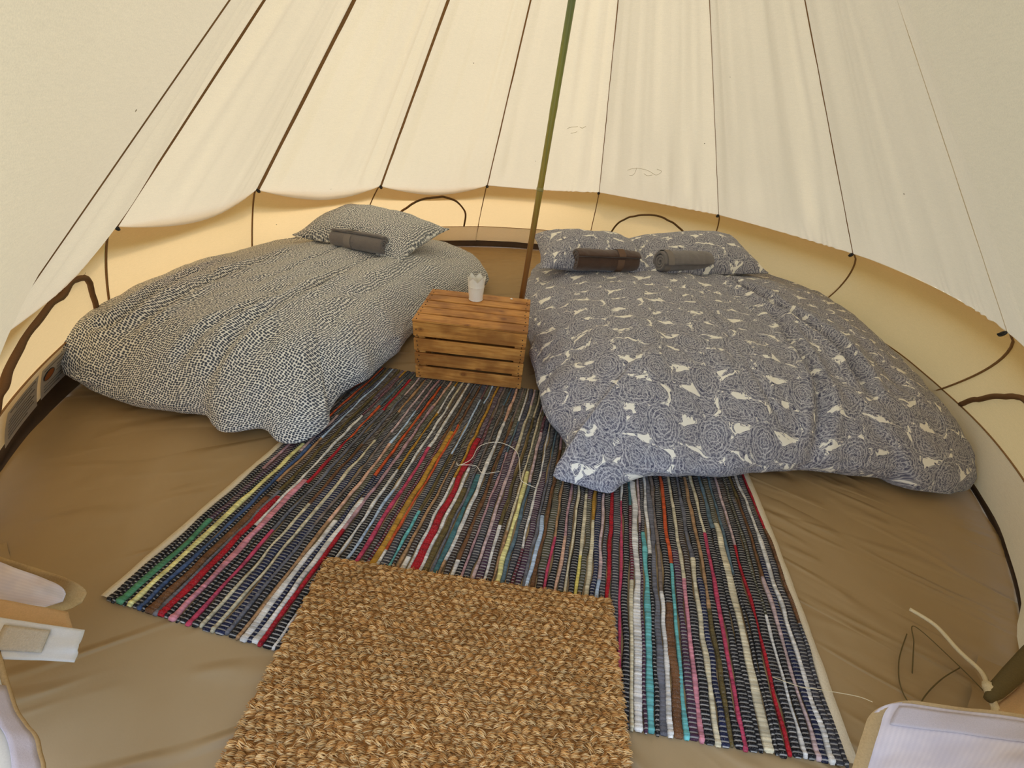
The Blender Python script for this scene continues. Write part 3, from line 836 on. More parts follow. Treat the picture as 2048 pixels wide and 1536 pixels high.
def top_R(X, Y):
    return -0.050 * np.clip((Y - 2.5) / 0.3, 0, 1) + 0.315 + 0.035 * np.clip((X - 1.15) / 0.5, 0, 1) * np.clip((Y - 1.5) / 0.5, 0, 1) + 0.012 * np.exp(-((X - 0.9) / 0.5) ** 2) - 0.07 * np.clip((1.40 - Y) / 0.4, 0, 1) ** 1.5 - 0.05 * np.clip((0.45 - X) / 0.4, 0, 1) ** 1.5
Vd, Fd, UVd, BVH_R = duvet(OUT_R, (0.95, 2.0), top_R, (0.06, 1.0), LINES_R, 200)
tag(obj('duvet', mesh('duvet', Vd, Fd, True, UVd), M['paisley']), 'blue grey paisley duvet on the right bed', 'duvet', 'duvets on the two beds')

def top_z(bvh, x, y):
    hit = bvh.ray_cast(Vector((x, y, 1.0)), Vector((0, 0, -1)))
    return hit[0].z if hit[0] is not None else 0.3

def pillow(loc, yaw, tilt, roll, hw, hd, th, mat, label, seed):
    n, m = 56, 44
    u = np.sin(np.linspace(-pi / 2, pi / 2, n)); v = np.sin(np.linspace(-pi / 2, pi / 2, m))
    U, V = np.meshgrid(u, v, indexing='ij')
    px = U * hw * (1 - 0.07 * (1 - np.abs(V) ** 2.2)); py = V * hd * (1 - 0.11 * (1 - np.abs(U) ** 2.2))
    t = th * np.clip(1 - np.abs(U) ** 3.0, 0, 1) ** 0.62 * np.clip(1 - np.abs(V) ** 2.6, 0, 1) ** 0.62
    wr = 0.010 * fbm(px * 7, py * 7, seed, 3) * np.clip(t / th * 1.5, 0, 1)
    top = np.stack([px, py, t * 0.62 + wr + 0.004 * np.sin(18 * px + 3 * vnoise(px * 9, py * 9, seed)) * (1 - t / th)], -1).reshape(-1, 3)
    bot = np.stack([px, py, -t * 0.40 - 0.002], -1).reshape(-1, 3)
    Fa = grid_faces(n, m); Fb = grid_faces(n, m, False, True) + len(top)
    verts = np.concatenate([top, bot])
    rim = [i * m for i in range(n)] + [(n - 1) * m + j for j in range(1, m)] + [i * m + m - 1 for i in range(n - 2, -1, -1)] + [j for j in range(m - 2, 0, -1)]
    N = len(top)
    F = Fa.tolist() + Fb.tolist() + [(rim[k], rim[k] + N, rim[(k + 1) % len(rim)] + N, rim[(k + 1) % len(rim)]) for k in range(len(rim))]
    uv = np.concatenate([np.stack([px + seed * 0.13, py + seed * 0.07], -1).reshape(-1, 2)] * 2)
    e = empty('pillow', loc); e.rotation_euler = (tilt, roll, yaw)
    obj('pillowcase', mesh('pillowcase', verts, F, True, uv), mat, e)
    # stitched rim
    V_, F_ = tube(top[rim] * np.array([1.002, 1.002, 1]), 0.0035, 5, True)
    UVr = np.repeat(uv[rim], 5, 0)
    obj('piping', mesh('piping', V_, F_, True, UVr), mat, e)
    tag(e, label, 'pillow', 'pillows at the heads of the beds')
    return e
pillow((-1.02, 2.60, 0.368), -0.36, 0.18, 0.0, 0.42, 0.27, 0.20, M['dots'], 'cream dotted pillow at the head of the left bed', 3)
pillow((0.44, 2.70, 0.355), 0.14, 0.16, 0.0, 0.38, 0.25, 0.20, M['paisley'], 'paisley pillow behind the brown towel', 5)
pillow((1.15, 2.80, 0.388), 0.20, 0.24, -0.09, 0.425, 0.26, 0.20, M['paisley'], 'paisley pillow behind the right grey towel, tip against the wall', 9)

# ------------------------------------------------------------------ rolled towels
def towel(a, b, R, bvh, mat, band, label, seed, turns=3.2, band_at=0.68, eye=1):
    a, b = np.array(a), np.array(b)
    L = np.linalg.norm(b - a); c = (a + b) / 2; yaw = math.atan2(b[1] - a[1], b[0] - a[0])
    zs = [top_z(bvh, *(a * (1 - k) + b * k)) for k in (0.1, 0.5, 0.9)]
    e = empty('rolled_towel', (c[0], c[1], float(np.mean(zs)) + R * 0.90), (0, 0, yaw))
    n, nl = 140, 48
    th = np.linspace(0, turns * 2 * pi, n)
    pitch = (R - 0.010) / turns
    r = 0.010 + pitch * th / (2 * pi)
    ph = th + 0.6 * seed
    thick = pitch * 0.80
    outer = np.stack([r * np.cos(ph), r * np.sin(ph)], 1); inner = np.stack([(r - thick) * np.cos(ph), (r - thick) * np.sin(ph)], 1)
    loop = np.concatenate([outer, inner[::-1]])                      # closed section of the rolled cloth
    xs = np.linspace(-L / 2, L / 2, nl); V = []; m_ = 2 * n
    for k, x in enumerate(xs):
        edge = 1 - 0.07 * math.exp(-((L / 2 - abs(x)) / 0.014) ** 2)
        lp = loop * edge
        wob = 1 + 0.03 * vnoise(ph * 0.8, np.full(n, k * 0.22 + seed), 70 + seed)
        w2 = np.concatenate([wob, wob[::-1]])
        rr = np.linalg.norm(lp, axis=1)
        dx = 0.016 * (1 - rr / R) * (-1 if x > 0 else 1) * (abs(x) / (L / 2)) ** 8
        sq = 1 + 0.05 * vnoise(np.array([x * 9 + seed * 3]), np.array([seed * 1.0]), 76)
        fz = 1 + 0.022 * vnoise(np.full(m_, x * 70 + seed), np.concatenate([ph * 6, ph[::-1] * 6]), 77)
        V.append(np.stack([x + dx, lp[:, 0] * w2 * sq * fz, lp[:, 1] * w2 * 0.92 * sq * fz], 1))
    m = len(loop); V = np.array(V)
    F = grid_faces(nl, m).tolist() + [(k * m + m - 1, (k + 1) * m + m - 1, (k + 1) * m, k * m) for k in range(nl - 1)]
    for base, fl in ((0, True), ((nl - 1) * m, False)):
        for k in range(n - 1):
            q = (base + k, base + k + 1, base + m - 2 - k, base + m - 1 - k)
            F.append(q if fl else q[::-1])
    obj('terry_cloth', mesh('terry_cloth', V.reshape(-1, 3), F), mat, e)
    # flat woven band round the outer turn
    k0 = (th > (turns - 1) * 2 * pi + 0.1)
    x0 = -L / 2 + L * band_at; rows = []
    for x in np.linspace(x0 - 0.022, x0 + 0.022, 6):
        j = (np.abs(xs - x)).argmin()
        wob = (1 + 0.03 * vnoise(ph * 0.8, np.full(n, (x + L / 2) / L * (nl - 1) * 0.22 + seed), 70 + seed))[k0]
        o = outer[k0] * (1 + 0.0045 / R) * wob[:, None] * (1 + 0.05 * float(vnoise(np.array([x * 9 + seed * 3]), np.array([seed * 1.0]), 76)[0]))
        rows.append(np.stack([np.full(len(o), x), o[:, 0], o[:, 1] * 0.92], 1))
    rows = np.array(rows)
    obj('woven_band', mesh('woven_band', rows.reshape(-1, 3), grid_faces(6, rows.shape[1])), band, e)
    tag(e, label, 'towel', 'rolled towels on the beds')
towel((-1.165, 2.34), (-0.825, 2.27), 0.062, BVH_L, M['towel_grey'], M['towel_band'], 'grey rolled towel on the dotted duvet', 1, band_at=0.36)
towel((0.305, 2.44), (0.715, 2.545), 0.080, BVH_R, M['towel_brown'], M['towel_band_brown'], 'dark brown rolled towel on the paisley duvet', 2, band_at=0.68)
towel((0.845, 2.515), (1.20, 2.645), 0.078, BVH_R, M['towel_grey_b'], M['towel_band'], 'grey rolled towel right of the brown towel', 3, band_at=0.10)

# ------------------------------------------------------------------ wooden crate
CW, CD, CHT = 0.500, 0.372, 0.300
crate = tag(empty('wooden_crate', (-0.2073, 1.494, 0.0135), (0, 0, -0.0104)), 'upturned honey coloured slatted wooden crate between the beds', 'crate')
# local: x centred, y from 0 (front) to CD, z from 0
def board(name, sx, sy, sz, loc, twist=0.0):
    me = bm_mesh(box_bm(sx, sy, sz, 0.0018, 1), name)
    return obj(name, me, M['wood'], crate, loc, (0, 0, twist) if sz < 0.03 else (0, twist, 0))
nailm = None
def nail_mesh():
    bm = bmesh.new(); bmesh.ops.create_cone(bm, cap_ends=True, segments=8, radius1=0.0032, radius2=0.0024, depth=0.003)
    return bm_mesh(bm, 'nail')
NM = nail_mesh(); NM.materials.append(M['nail'])
bt = 0.010
fh = [0.066, 0.061, 0.060, 0.064]; gap = (CHT - bt - sum(fh)) / 3 - 0.0005
zc = 0.0
for k in range(4):
    h = fh[3 - k]
    b = board('front_slat', CW, bt, h, (0.0, bt / 2, zc + h / 2), (0.002, -0.0025, 0.001, 0.0)[k])
    for sx in (-1, 1):
        for dz in (-0.35, -0.02, 0.33):
            if random.random() < 0.85:
                obj('nail', NM, None, b, (sx * (CW / 2 - 0.016 + random.uniform(-.006, .004)), -bt / 2 - 0.0006, dz * h + random.uniform(-.006, .006)), (pi / 2, 0, 0))
    board('back_slat', CW, bt, h, (0.0, CD - bt / 2, zc + h / 2))
    zc += h + gap
tw = [0.0685, 0.067, 0.068, 0.066, 0.067]; tg_ = (CD - sum(tw)) / 4
yc = 0.0
for k in range(5):
    b = board('top_slat', CW + 0.004, tw[k], bt, (0.0, yc + tw[k] / 2, CHT - bt / 2 + (0.0, 0.001, -0.0005, 0.0008, 0.0)[k]), (0.0, 0.002, -0.001, 0.0015, -0.002)[k])
    for sx in (-1, 1):
        for dy in (-0.3, 0.3):
            obj('nail', NM, None, b, (sx * (CW / 2 - 0.014 + random.uniform(-.004, .003)), dy * tw[k], bt / 2 + 0.0006))
    yc += tw[k] + tg_
for sx in (-1, 1):
    obj('end_panel', bm_mesh(box_bm(0.014, CD - 2 * bt - 0.002, CHT - bt - 0.002, 0.002), 'end_panel'), M['wood'], crate, (sx * (CW / 2 - 0.010), CD / 2, (CHT - bt) / 2))
    for fy in (0.028, CD - 0.028):
        obj('corner_post', bm_mesh(box_bm(0.030, 0.030, CHT - bt - 0.004, 0.002), 'corner_post'), M['wood'], crate, (sx * (CW / 2 - 0.034), fy, (CHT - bt) / 2))

# crown-rimmed candle holder
def cup_mesh():
    n, rows = 96, 18; V = []
    for i in range(n):
        a = 2 * pi * i / n
        saw = abs(((a * 6 / (2 * pi)) % 1.0) - 0.5) * 2          # 1 at the points, 0 in the notches
        H = 0.100 + 0.022 * saw
        for j in range(rows):
            f = j / (rows - 1); z = H * f
            r = 0.0325 + 0.0105 * min(1, z / 0.11) + 0.0018 * math.exp(-((z - 0.070) / 0.004) ** 2) 
            if z > 0.074: r += 0.0008 * math.sin(a * 30) * math.sin(z * 900)
            elif z < 0.066: r += 0.0007 * math.sin(a * 18 + z * 260)
            V.append((r * math.cos(a), r * math.sin(a), z))
    F = grid_faces(n, rows, True).tolist()
    V = np.array(V); V2 = V.copy(); V2[:, :2] *= 0.955; V2[:, 2] = np.maximum(V2[:, 2], 0.002)
    N = len(V)
    F2 = (grid_faces(n, rows, True, True) + N).tolist()
    rim = [(i * rows + rows - 1, ((i + 1) % n) * rows + rows - 1, ((i + 1) % n) * rows + rows - 1 + N, i * rows + rows - 1 + N) for i in range(n)]
    bot = [tuple(i * rows for i in range(n))][0]
    return mesh('cup_body', np.concatenate([V, V2]), F + F2 + [tuple(reversed(r)) for r in rim] + [tuple(reversed(bot)), tuple(x + N for x in bot)])
ZT = 0.0135 + CHT + 0.0012
cup = tag(empty('candle_holder', (-0.222, 1.785, ZT), (0, 0, 0.25)), 'white metal candle holder with zigzag crown rim on the crate', 'candle holder')
obj('cup_body', cup_mesh(), M['cup'], cup)
a = np.linspace(0, 2 * pi, 60, endpoint=False)
V, Fc = tube(np.stack([0.0400 * np.cos(a), 0.0400 * np.sin(a), 0.070 + 0 * a], 1), 0.0014, 6, True); obj('bead_ring', mesh('bead_ring', V, Fc), M['cup'], cup)
V, Fc = tube(np.stack([0.0332 * np.cos(a), 0.0332 * np.sin(a), 0.003 + 0 * a], 1), 0.0016, 6, True); obj('foot_ring', mesh('foot_ring', V, Fc), M['cup'], cup)

# scrap of paper on the crate
sv = [(0.007 * math.cos(k * 1.05) * (1 + 0.3 * (k % 2)), 0.006 * math.sin(k * 1.05), 0.001) for k in range(6)] + [(0, 0, 0.006)]
tag(obj('paper_scrap', mesh('paper_scrap', np.array(sv), [(k, (k + 1) % 6, 6) for k in range(6)] + [(5, 4, 3, 2, 1, 0)], False), M['paper'], None, (-0.048, 1.838, ZT + 0.0005)), 'tiny white scrap of paper on the rear slat of the crate', 'paper scrap')

# ------------------------------------------------------------------ rag rug
NLc, NRc, FLc, FRc = np.array([-0.955, 0.428]), np.array([0.815, 0.262]), np.array([-0.705, 1.562]), np.array([0.995, 1.452])
def rug_pt(u, v):
    u = np.asarray(u, float)[..., None]; v = np.asarray(v, float)[..., None]
    n = NLc * (1 - u) + NRc * u; f = FLc * (1 - u) + FRc * u
    n = n + np.array([0.02, -1.0]) * 0.030 * np.sin(pi * u)
    p = n * (1 - v) + f * v
    bow = 0.022 * np.sin(pi * v)                                     # the whole rug bows a little to the right
    return p + np.array([1.0, 0.1]) * bow * (u - 0.15)
NS = 116
rug = tag(empty('rag_rug', (0, 0, 0.0)), 'multicoloured striped rag rug on the groundsheet between the beds', 'rug')
PAL = {'umber': srgb(58, 44, 36), 'moss': srgb(76, 72, 50), 'dustypink': srgb(186, 146, 146), 'slate': srgb(96, 116, 124), 'black': srgb(27, 24, 25), 'navy': srgb(30, 34, 62), 'char': srgb(58, 56, 60), 'grey': srgb(112, 110, 114), 'white': srgb(228, 222, 210), 'cream': srgb(220, 206, 170), 'pink': srgb(214, 140, 148), 'rose': srgb(196, 70, 96), 'red': srgb(176, 28, 38), 'maroon': srgb(98, 28, 44), 'olive': srgb(104, 88, 48), 'brown': srgb(118, 80, 48), 'tan': srgb(178, 138, 96), 'peach': srgb(222, 176, 146), 'blush': srgb(206, 178, 172), 'aqua': srgb(110, 184, 178), 'teal': srgb(72, 116, 118), 'green': srgb(84, 144, 104), 'yellow': srgb(232, 212, 112), 'lemon': srgb(236, 226, 150), 'gold': srgb(190, 140, 48), 'ltblue': srgb(190, 208, 226), 'blue': srgb(70, 92, 130), 'plum': srgb(72, 44, 62), 'orange': srgb(208, 88, 40), 'taupe': srgb(132, 116, 104)}
seq = {0: 'black', 1: 'black', 2: 'green', 3: 'black', 4: 'lemon', 5: 'black', 6: 'blue', 7: 'black', 8: 'brown', 9: 'grey', 10: 'red', 11: 'black', 12: 'pink', 13: 'black', 14: 'black', 15: 'rose', 16: 'black', 17: 'cream', 18: 'navy', 19: 'cream', 20: 'navy', 21: 'grey', 22: 'black', 23: 'tan', 24: 'white', 25: 'navy', 26: 'white', 27: 'red', 28: 'black', 29: 'white',
       111: 'blush', 112: 'navy', 113: 'white', 114: 'char', 115: 'char', 107: 'red', 104: 'cream', 101: 'rose', 97: 'cream', 98: 'navy', 93: 'aqua', 91: 'white', 105: 'black', 106: 'black', 108: 'black', 109: 'white', 110: 'black', 102: 'black', 103: 'black', 99: 'olive', 100: 'black', 95: 'pink', 94: 'plum', 96: 'black', 92: 'brown', 90: 'grey', 89: 'black', 88: 'aqua', 87: 'plum', 86: 'white', 75: 'yellow', 71: 'peach', 66: 'ltblue', 60: 'lemon', 44: 'red', 36: 'gold', 39: 'aqua', 48: 'teal', 33: 'rose', 83: 'rose', 81: 'red', 46: 'olive', 55: 'blush', 63: 'maroon', 69: 'rose', 57: 'white', 51: 'white', 42: 'white'}
darks = ['black', 'black', 'black', 'black', 'char', 'navy', 'plum', 'char', 'umber', 'black', 'moss']
lights = ['white', 'cream', 'blush', 'peach', 'tan', 'taupe', 'grey', 'dustypink', 'white', 'cream', 'ltblue', 'olive', 'slate', 'cream', 'taupe', 'maroon', 'brown', 'blush', 'grey', 'moss']
PER, RING = 0.0088, 5
ws = np.array([1.32 if k % 2 == 0 else 0.74 for k in range(NS)]) * (1 + 0.22 * rng.uniform(-1, 1, NS)); edges = np.r_[0, np.cumsum(ws)] / ws.sum() * NS
for s in range(NS):
    base = seq.get(s, random.choice(darks) if s % 2 == 0 else random.choice(lights))
    nper = 142; n = nper * RING
    v = np.linspace(-0.004 * (1 + 0.9 * random.random()), 1.0, n)
    # colour runs along the strip
    segs = []
    pos = 0.0; cur = base
    while pos < 1.0:
        ln = random.uniform(0.15, 0.55) if pos > 0 else random.uniform(0.22, 0.7)
        segs.append((pos, cur)); pos += ln
        cur = random.choice(darks if s % 2 == 0 else lights + ['red', 'orange', 'gold', 'teal'])
    colr = np.zeros((n, 3)); names = np.zeros(n, int)
    for p0, cn in segs: colr[v >= p0 - 0.01] = PAL[cn][:3]
    lum = colr @ np.array([0.3, 0.6, 0.1])
    k = np.arange(n); per = k // RING; ph = (k + (s % 3) * 2) % RING
    warp = ph == 0
    # warp thread: pale on dark rags, a dark nick on pale rags
    c2 = colr.copy()
    dk = lum < 0.10
    c2[warp & dk] = np.array(PAL['white'][:3]) * 0.74
    c2[warp & ~dk] = colr[warp & ~dk] * 0.80
    mott = 1 + 0.26 * vnoise(k * 0.21 + s * 17, k * 0.0, 80) + 0.22 * vnoise(k * 0.9 + s * 7, k * 0.0, 88)
    c2 = c2 * mott[:, None]
    wob = (0.16 * vnoise(v * 9.0 + 0 * s, np.full(n, s * 0.16), 81) + 0.16 * vnoise(v * 22.0, np.full(n, s * 0.5), 82) + 0.17 * vnoise(v * 14, np.full(n, s * 3.7), 84)) * np.clip(v * 30, 0.3, 1)
    width = (0.50 + 0.13 * vnoise(v * 14 + s * 3, np.full(n, s * 1.9), 83) + 0.07 * vnoise(v * 45 + s * 3, np.full(n, s * 1.9), 87))
    end = np.clip((v - v[0]) / 0.008, 0, 1)
    knob = np.exp(-((v - v[0] - 0.006) / 0.005) ** 2) * (0.5 + random.random())
    width = width * (0.55 + 0.45 * np.sqrt(end)) + 0.10 * knob
    bump = np.where(warp, np.where(dk, 0.66, 0.84), np.where(ph == 2, 1.0, 0.94))
    prof = [(-1.0, 0.12), (-0.72, 0.80), (0.0, 1.0), (0.72, 0.80), (1.0, 0.12)]
    du = 1.0 / NS; rows = []
    for (wx, wz) in prof:
        uu = ((edges[s] + edges[s + 1]) / 2 + wob + wx * width * ws[s] * np.where(warp, 0.9, 1.0)) * du
        uu = 0.012 + uu * 0.976
        p = rug_pt(uu, v)
        zz = 0.0025 + 0.0072 * wz * bump * (1 + 0.45 * vnoise(v * 18 + s * 9, np.full(n, 2.0), 85)) * (0.5 + 0.5 * np.sqrt(end)) * (1 + 0.35 * knob)
        rows.append(np.concatenate([p, zz[:, None]], 1))
    Vr = np.stack(rows, 1).reshape(-1, 3)
    cc = np.repeat(c2, 5, 0)
    # the warp shows as a short dash in the middle and dark gaps at the flanks
    cc = cc.reshape(n, 5, 3); dim = np.where(warp & dk, 0.08, 0.6)[:, None]; cc[:, 0] *= dim; cc[:, 4] *= dim; cc = cc.reshape(-1, 3)
    Fr = grid_faces(n, 5, False, True).tolist() + [(0, 1, 2, 3, 4)]
    obj('weft_strip', mesh('weft_strip', Vr, Fr, True, None, cc), M['rug'], rug)
for (u0, u1) in ((0.000, 0.014), (0.986, 1.000)):
    vv = np.linspace(0, 1, 120); rows = []
    for q, hgt in ((0, 0.002), (0.08, 0.007), (0.5, 0.008), (0.92, 0.007), (1, 0.002)):
        p = rug_pt(np.full(120, u0 + (u1 - u0) * q) + 0.0008 * vnoise(vv * 20, vv * 0 + u0, 86), vv)
        rows.append(np.concatenate([p, (hgt + 0.0006 * vnoise(vv * 160, vv * 0, 87))[:, None]], 1))
    o = obj('side_hem', mesh('side_hem', np.stack(rows, 1).reshape(-1, 3), grid_faces(120, 5, False, True).tolist()), M['rug_hem'], rug)
# loose white thread lying on the rug
th_pts = [(-0.170, 0.985, .016), (-0.160, 0.970, .016), (-0.120, 1.005, .017), (-0.100, 1.075, .016), (-0.045, 1.105, .020), (0.010, 1.098, .018), (0.050, 1.060, .017), (0.062, 0.980, .016), (0.070, 0.930, .015), (0.120, 0.905, .015)]
V, Fc = tube(spline(th_pts, 90), 0.0012, 5)
th2 = [(-0.155, 0.972, .016), (-0.10, 0.975, .017), (-0.07, 0.945, .016), (-0.01, 0.960, .017)]
V2, F2 = tube(spline(th2, 40), 0.0011, 5)
tag(obj('loose_thread', mesh('loose_thread', np.concatenate([V, V2]), Fc + [tuple(x + len(V) for x in f) for f in F2]), M['thread']), 'thin white loose thread curled on the striped rug', 'thread')

# ------------------------------------------------------------------ coir doormat
mat_o = tag(empty('coir_doormat', (-0.073, 0.335, 0.002)), 'golden brown woven coir doormat over the near edge of the rug', 'doormat')
MFL, MFR, MNL, MNR = np.array([-0.456, 0.577]), np.array([0.327, 0.544]), np.array([-0.472, 0.060]), np.array([0.311, 0.060])
def mat_pt(u, v):
    u = np.asarray(u, float)[..., None]; v = np.asarray(v, float)[..., None]
    return (MNL * (1 - u) + MNR * u) * (1 - v) + (MFL * (1 - u) + MFR * u) * v - np.array([-0.073, 0.335])
uu, vv = np.linspace(0, 1, 30), np.linspace(0, 1, 20)
U, Vv = np.meshgrid(uu, vv, indexing='ij')
pxy = mat_pt(U, Vv).reshape(-1, 2)
zt = 0.019 + 0.001 * vnoise(pxy[:, 0] * 8, pxy[:, 1] * 8, 90)
top = np.concatenate([pxy, zt[:, None]], 1); bot = np.concatenate([pxy, np.full((len(pxy), 1), 0.0125)], 1)
rim = [i * 20 for i in range(30)] + [29 * 20 + j for j in range(1, 20)] + [i * 20 + 19 for i in range(28, -1, -1)] + [j for j in range(18, 0, -1)]
N = len(top)
F = grid_faces(30, 20).tolist() + (grid_faces(30, 20, False, True) + N).tolist() + [(rim[k], rim[(k + 1) % len(rim)], rim[(k + 1) % len(rim)] + N, rim[k] + N) for k in range(len(rim))]
obj('mat_base', mesh('mat_base', np.concatenate([top, bot]), F, False), M['coir_base'], mat_o)
Vs, Fs, Cs, n0 = [], [], [], 0
sx_, sy_ = 0.0198, 0.0150
W_, D_ = 0.783, 0.50
tones = np.array([srgb(200, 142, 76)[:3], srgb(220, 166, 98)[:3], srgb(232, 184, 116)[:3], srgb(178, 120, 58)[:3], srgb(240, 200, 138)[:3]])
def strand(P0, P1, arch, r, col, bow=None):
    global n0
    k = 6; t = np.linspace(0, 1, k)[:, None]
    p = P0 * (1 - t) + P1 * t
    p[:, 2] += arch * np.sin(pi * t[:, 0]) ** 0.7
    if bow is not None: p[:, :2] += bow * np.sin(pi * t) ** 0.8
    d = P1 - P0; d = d / (np.linalg.norm(d) + 1e-9); side = np.array([-d[1], d[0], 0])
    rr = r * (0.45 + 0.55 * np.sin(pi * t))
    a = p + side * rr; b = p + np.array([0, 0, 1.0]) * rr; c = p - side * rr
    V = np.stack([a, b, c], 1).reshape(-1, 3)
    Vs.append(V)
    for i in range(k - 1):
        q = n0 + i * 3
        Fs.append((q, q + 1, q + 4, q + 3)); Fs.append((q + 1, q + 2, q + 5, q + 4))
    Cs.append(np.repeat(col[None], k * 3, 0)); n0 += k * 3
nrow = int(D_ / sy_) + 1; ncol = int(W_ / sx_)
for j in range(nrow):
    for i in range(ncol + 1):
        u = (i + 0.5 * (j % 2) + rng.uniform(-.08, .08)) / ncol; vq = (j + 0.5 + rng.uniform(-.10, .10)) / nrow
        if u < -0.005 or u > 1.005: continue
        u = min(max(u, 0.006), 0.994)
        c = mat_pt(u, vq); ton = rng.uniform(0.82, 1.18)
        ang0 = 0.16 * (1 if j % 2 else -1) + rng.normal(0, 0.16)
        NQ = 20
        for q in range(NQ):
            f = q / (NQ - 1) - 0.5
            ang = ang0 + rng.normal(0, 0.22); ln = 0.0215 * rng.uniform(0.85, 1.15)
            o = np.array([rng.normal(0, 0.0012), f * 0.0150])
            d = np.array([math.cos(ang), math.sin(ang)]) * ln / 2
            arch = 0.0105 * (1 - 0.70 * (2 * f) ** 2) * rng.uniform(0.8, 1.12)
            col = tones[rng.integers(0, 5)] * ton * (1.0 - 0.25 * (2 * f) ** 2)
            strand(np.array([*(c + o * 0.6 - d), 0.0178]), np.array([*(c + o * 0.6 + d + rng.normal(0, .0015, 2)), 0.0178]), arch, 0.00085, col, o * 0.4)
for _ in range(420):                                                  # stray hairs
    u, vq = rng.uniform(0.01, 0.99), rng.uniform(0.02, 0.99); c = mat_pt(u, vq); a = rng.uniform(0, 2 * pi); ln = rng.uniform(0.012, 0.030)
    d = np.array([math.cos(a), math.sin(a)]) * ln / 2
    strand(np.array([*(c - d), 0.024]), np.array([*(c + d), 0.026]), rng.uniform(0.001, 0.004), 0.00036, tones[rng.integers(1, 5)] * 1.1)
for k in range(260):                                                  # whiskers at the cut edges
    side = k % 3; w = rng.uniform(0, 1)
    u, vq = ((0.0, w), (1.0, w), (w, 1.0))[side]; c = mat_pt(u, vq)
    out = ((-1, 0), (1, 0), (0, 1))[side]; ln = rng.uniform(0.004, 0.010)
    strand(np.array([*c, 0.018]), np.array([c[0] + out[0] * ln, c[1] + out[1] * ln + rng.normal(0, .002), rng.uniform(0.012, 0.02)]), 0.002, 0.0006, tones[rng.integers(0, 4)])
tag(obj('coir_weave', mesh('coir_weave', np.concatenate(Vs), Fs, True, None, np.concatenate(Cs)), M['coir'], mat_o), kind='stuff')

# ------------------------------------------------------------------ door: flaps, net, ties
def patch(a, b, c, d, nu=20, nv=14, wave=0.006, seed=0, rnd=0.0, corner=0.0):
    """bilinear sheet a-b (v=0 side) to d-c (v=1 side) with soft folds"""
    a, b, c, d = map(np.array, (a, b, c, d))
    U, V = np.meshgrid(np.linspace(0, 1, nu), np.linspace(0, 1, nv), indexing='ij')
    if corner > 0:                                                  # rounded corner at b
        dx = np.clip((U - (1 - corner)) / corner, 0, 1); dy = np.clip((corner - V) / corner, 0, 1)
        U = np.where(U > 1 - corner, 1 - corner + corner * dx * np.sqrt(1 - dy ** 2 / 2), U)
        V = np.where(V < corner, corner - corner * dy * np.sqrt(1 - dx ** 2 / 2), V)
    if rnd > 0:                                                     # rounded far end
        k = np.clip((U - (1 - rnd)) / rnd, 0, 1); V = 0.5 + (V - 0.5) * np.sqrt(np.clip(1 - k ** 2.4, 0.0004, 1))
    u, v = U[..., None], V[..., None]
    P = (a * (1 - u) + b * u) * (1 - v) + (d * (1 - u) + c * u) * v
    nrm = np.cross(b - a, d - a); nrm = nrm / np.linalg.norm(nrm)
    P = P + nrm * wave * fbm(U * 2.3 + seed, V * 2.3, 300 + seed, 3)[..., None]
    uv = np.stack([U * np.linalg.norm(b - a), V * np.linalg.norm(d - a)], -1).reshape(-1, 2)
    return P, uv
def sheet(name, P, uv, mat, parent):
    nu, nv = P.shape[:2]
    o = obj(name, mesh(name, P.reshape(-1, 3), grid_faces(nu, nv), True, uv), mat, parent)
    md = o.modifiers.new('cloth_thickness', 'SOLIDIFY'); md.thickness = 0.0015
    return o
door_l = tag(empty('door_1'), 'cream canvas door flap gathered at the left', kind='structure')
door_r = tag(empty('door_2'), 'insect net door flap folded at the right', kind='structure')
# right net flap
rn_a, rn_b, rn_c, rn_d = (0.700, 0.170, 0.03), (0.842, 0.345, 0.12), (1.075, 0.285, 0.27), (0.86, 0.150, 0.20)
P, uv = patch(rn_a, rn_b, rn_c, rn_d, 40, 40, 0.006, 4, 0.0, 0.22)
sheet('door_net', P, uv, M['netting'], door_r)
def border(P, w, name, mat, parent, lift=0.003):
    """tape along an edge row of a sheet: P (n,2,3) edge and its neighbour direction"""
    e, inn = P[:, 0], P[:, 1]; d = inn - e; d = d / np.linalg.norm(d, axis=1, keepdims=True)
    t = np.gradient(e, axis=0); t /= np.linalg.norm(t, axis=1, keepdims=True); nn = np.cross(t, d)
    rows = np.stack([e - d * 0.004 - nn * lift, e - d * 0.004 + nn * lift, e + d * w + nn * lift, e + d * w - nn * lift, e - d * 0.004 - nn * lift], 1)
    obj(name, mesh(name, rows.reshape(-1, 3), grid_faces(len(e), 5)), mat, parent)
M['border'] = mat_plain('tan door tape', srgb(176, 148, 104), 0.85, 0.1, 300)
border(np.stack([P[:, 0], P[:, 1]], 1), 0.020, 'edge_tape', M['border'], door_r)
border(np.stack([P[-1], P[-2]], 1), 0.004, 'top_binding', M['border'], door_r)
_n = np.cross(np.array(rn_b) - np.array(rn_a), np.array(rn_d) - np.array(rn_a)); _n = _n / np.linalg.norm(_n) * 0.003
_n = _n if _n[2] > 0 else -_n
Q = P[30:38, 5:] + _n; sheet('net_hem', Q, np.zeros((Q.shape[0] * Q.shape[1], 2)), M['lilac'], door_r)
V, Fc = tube(spline([(0.700, 0.405, 0.012), (0.745, 0.385, 0.03), (0.785, 0.375, 0.05), (0.815, 0.352, 0.10), (0.828, 0.338, 0.118)], 30), 0.0008, 5)
obj('stray_thread', mesh('stray_thread', V, Fc), M['cord'], door_r)


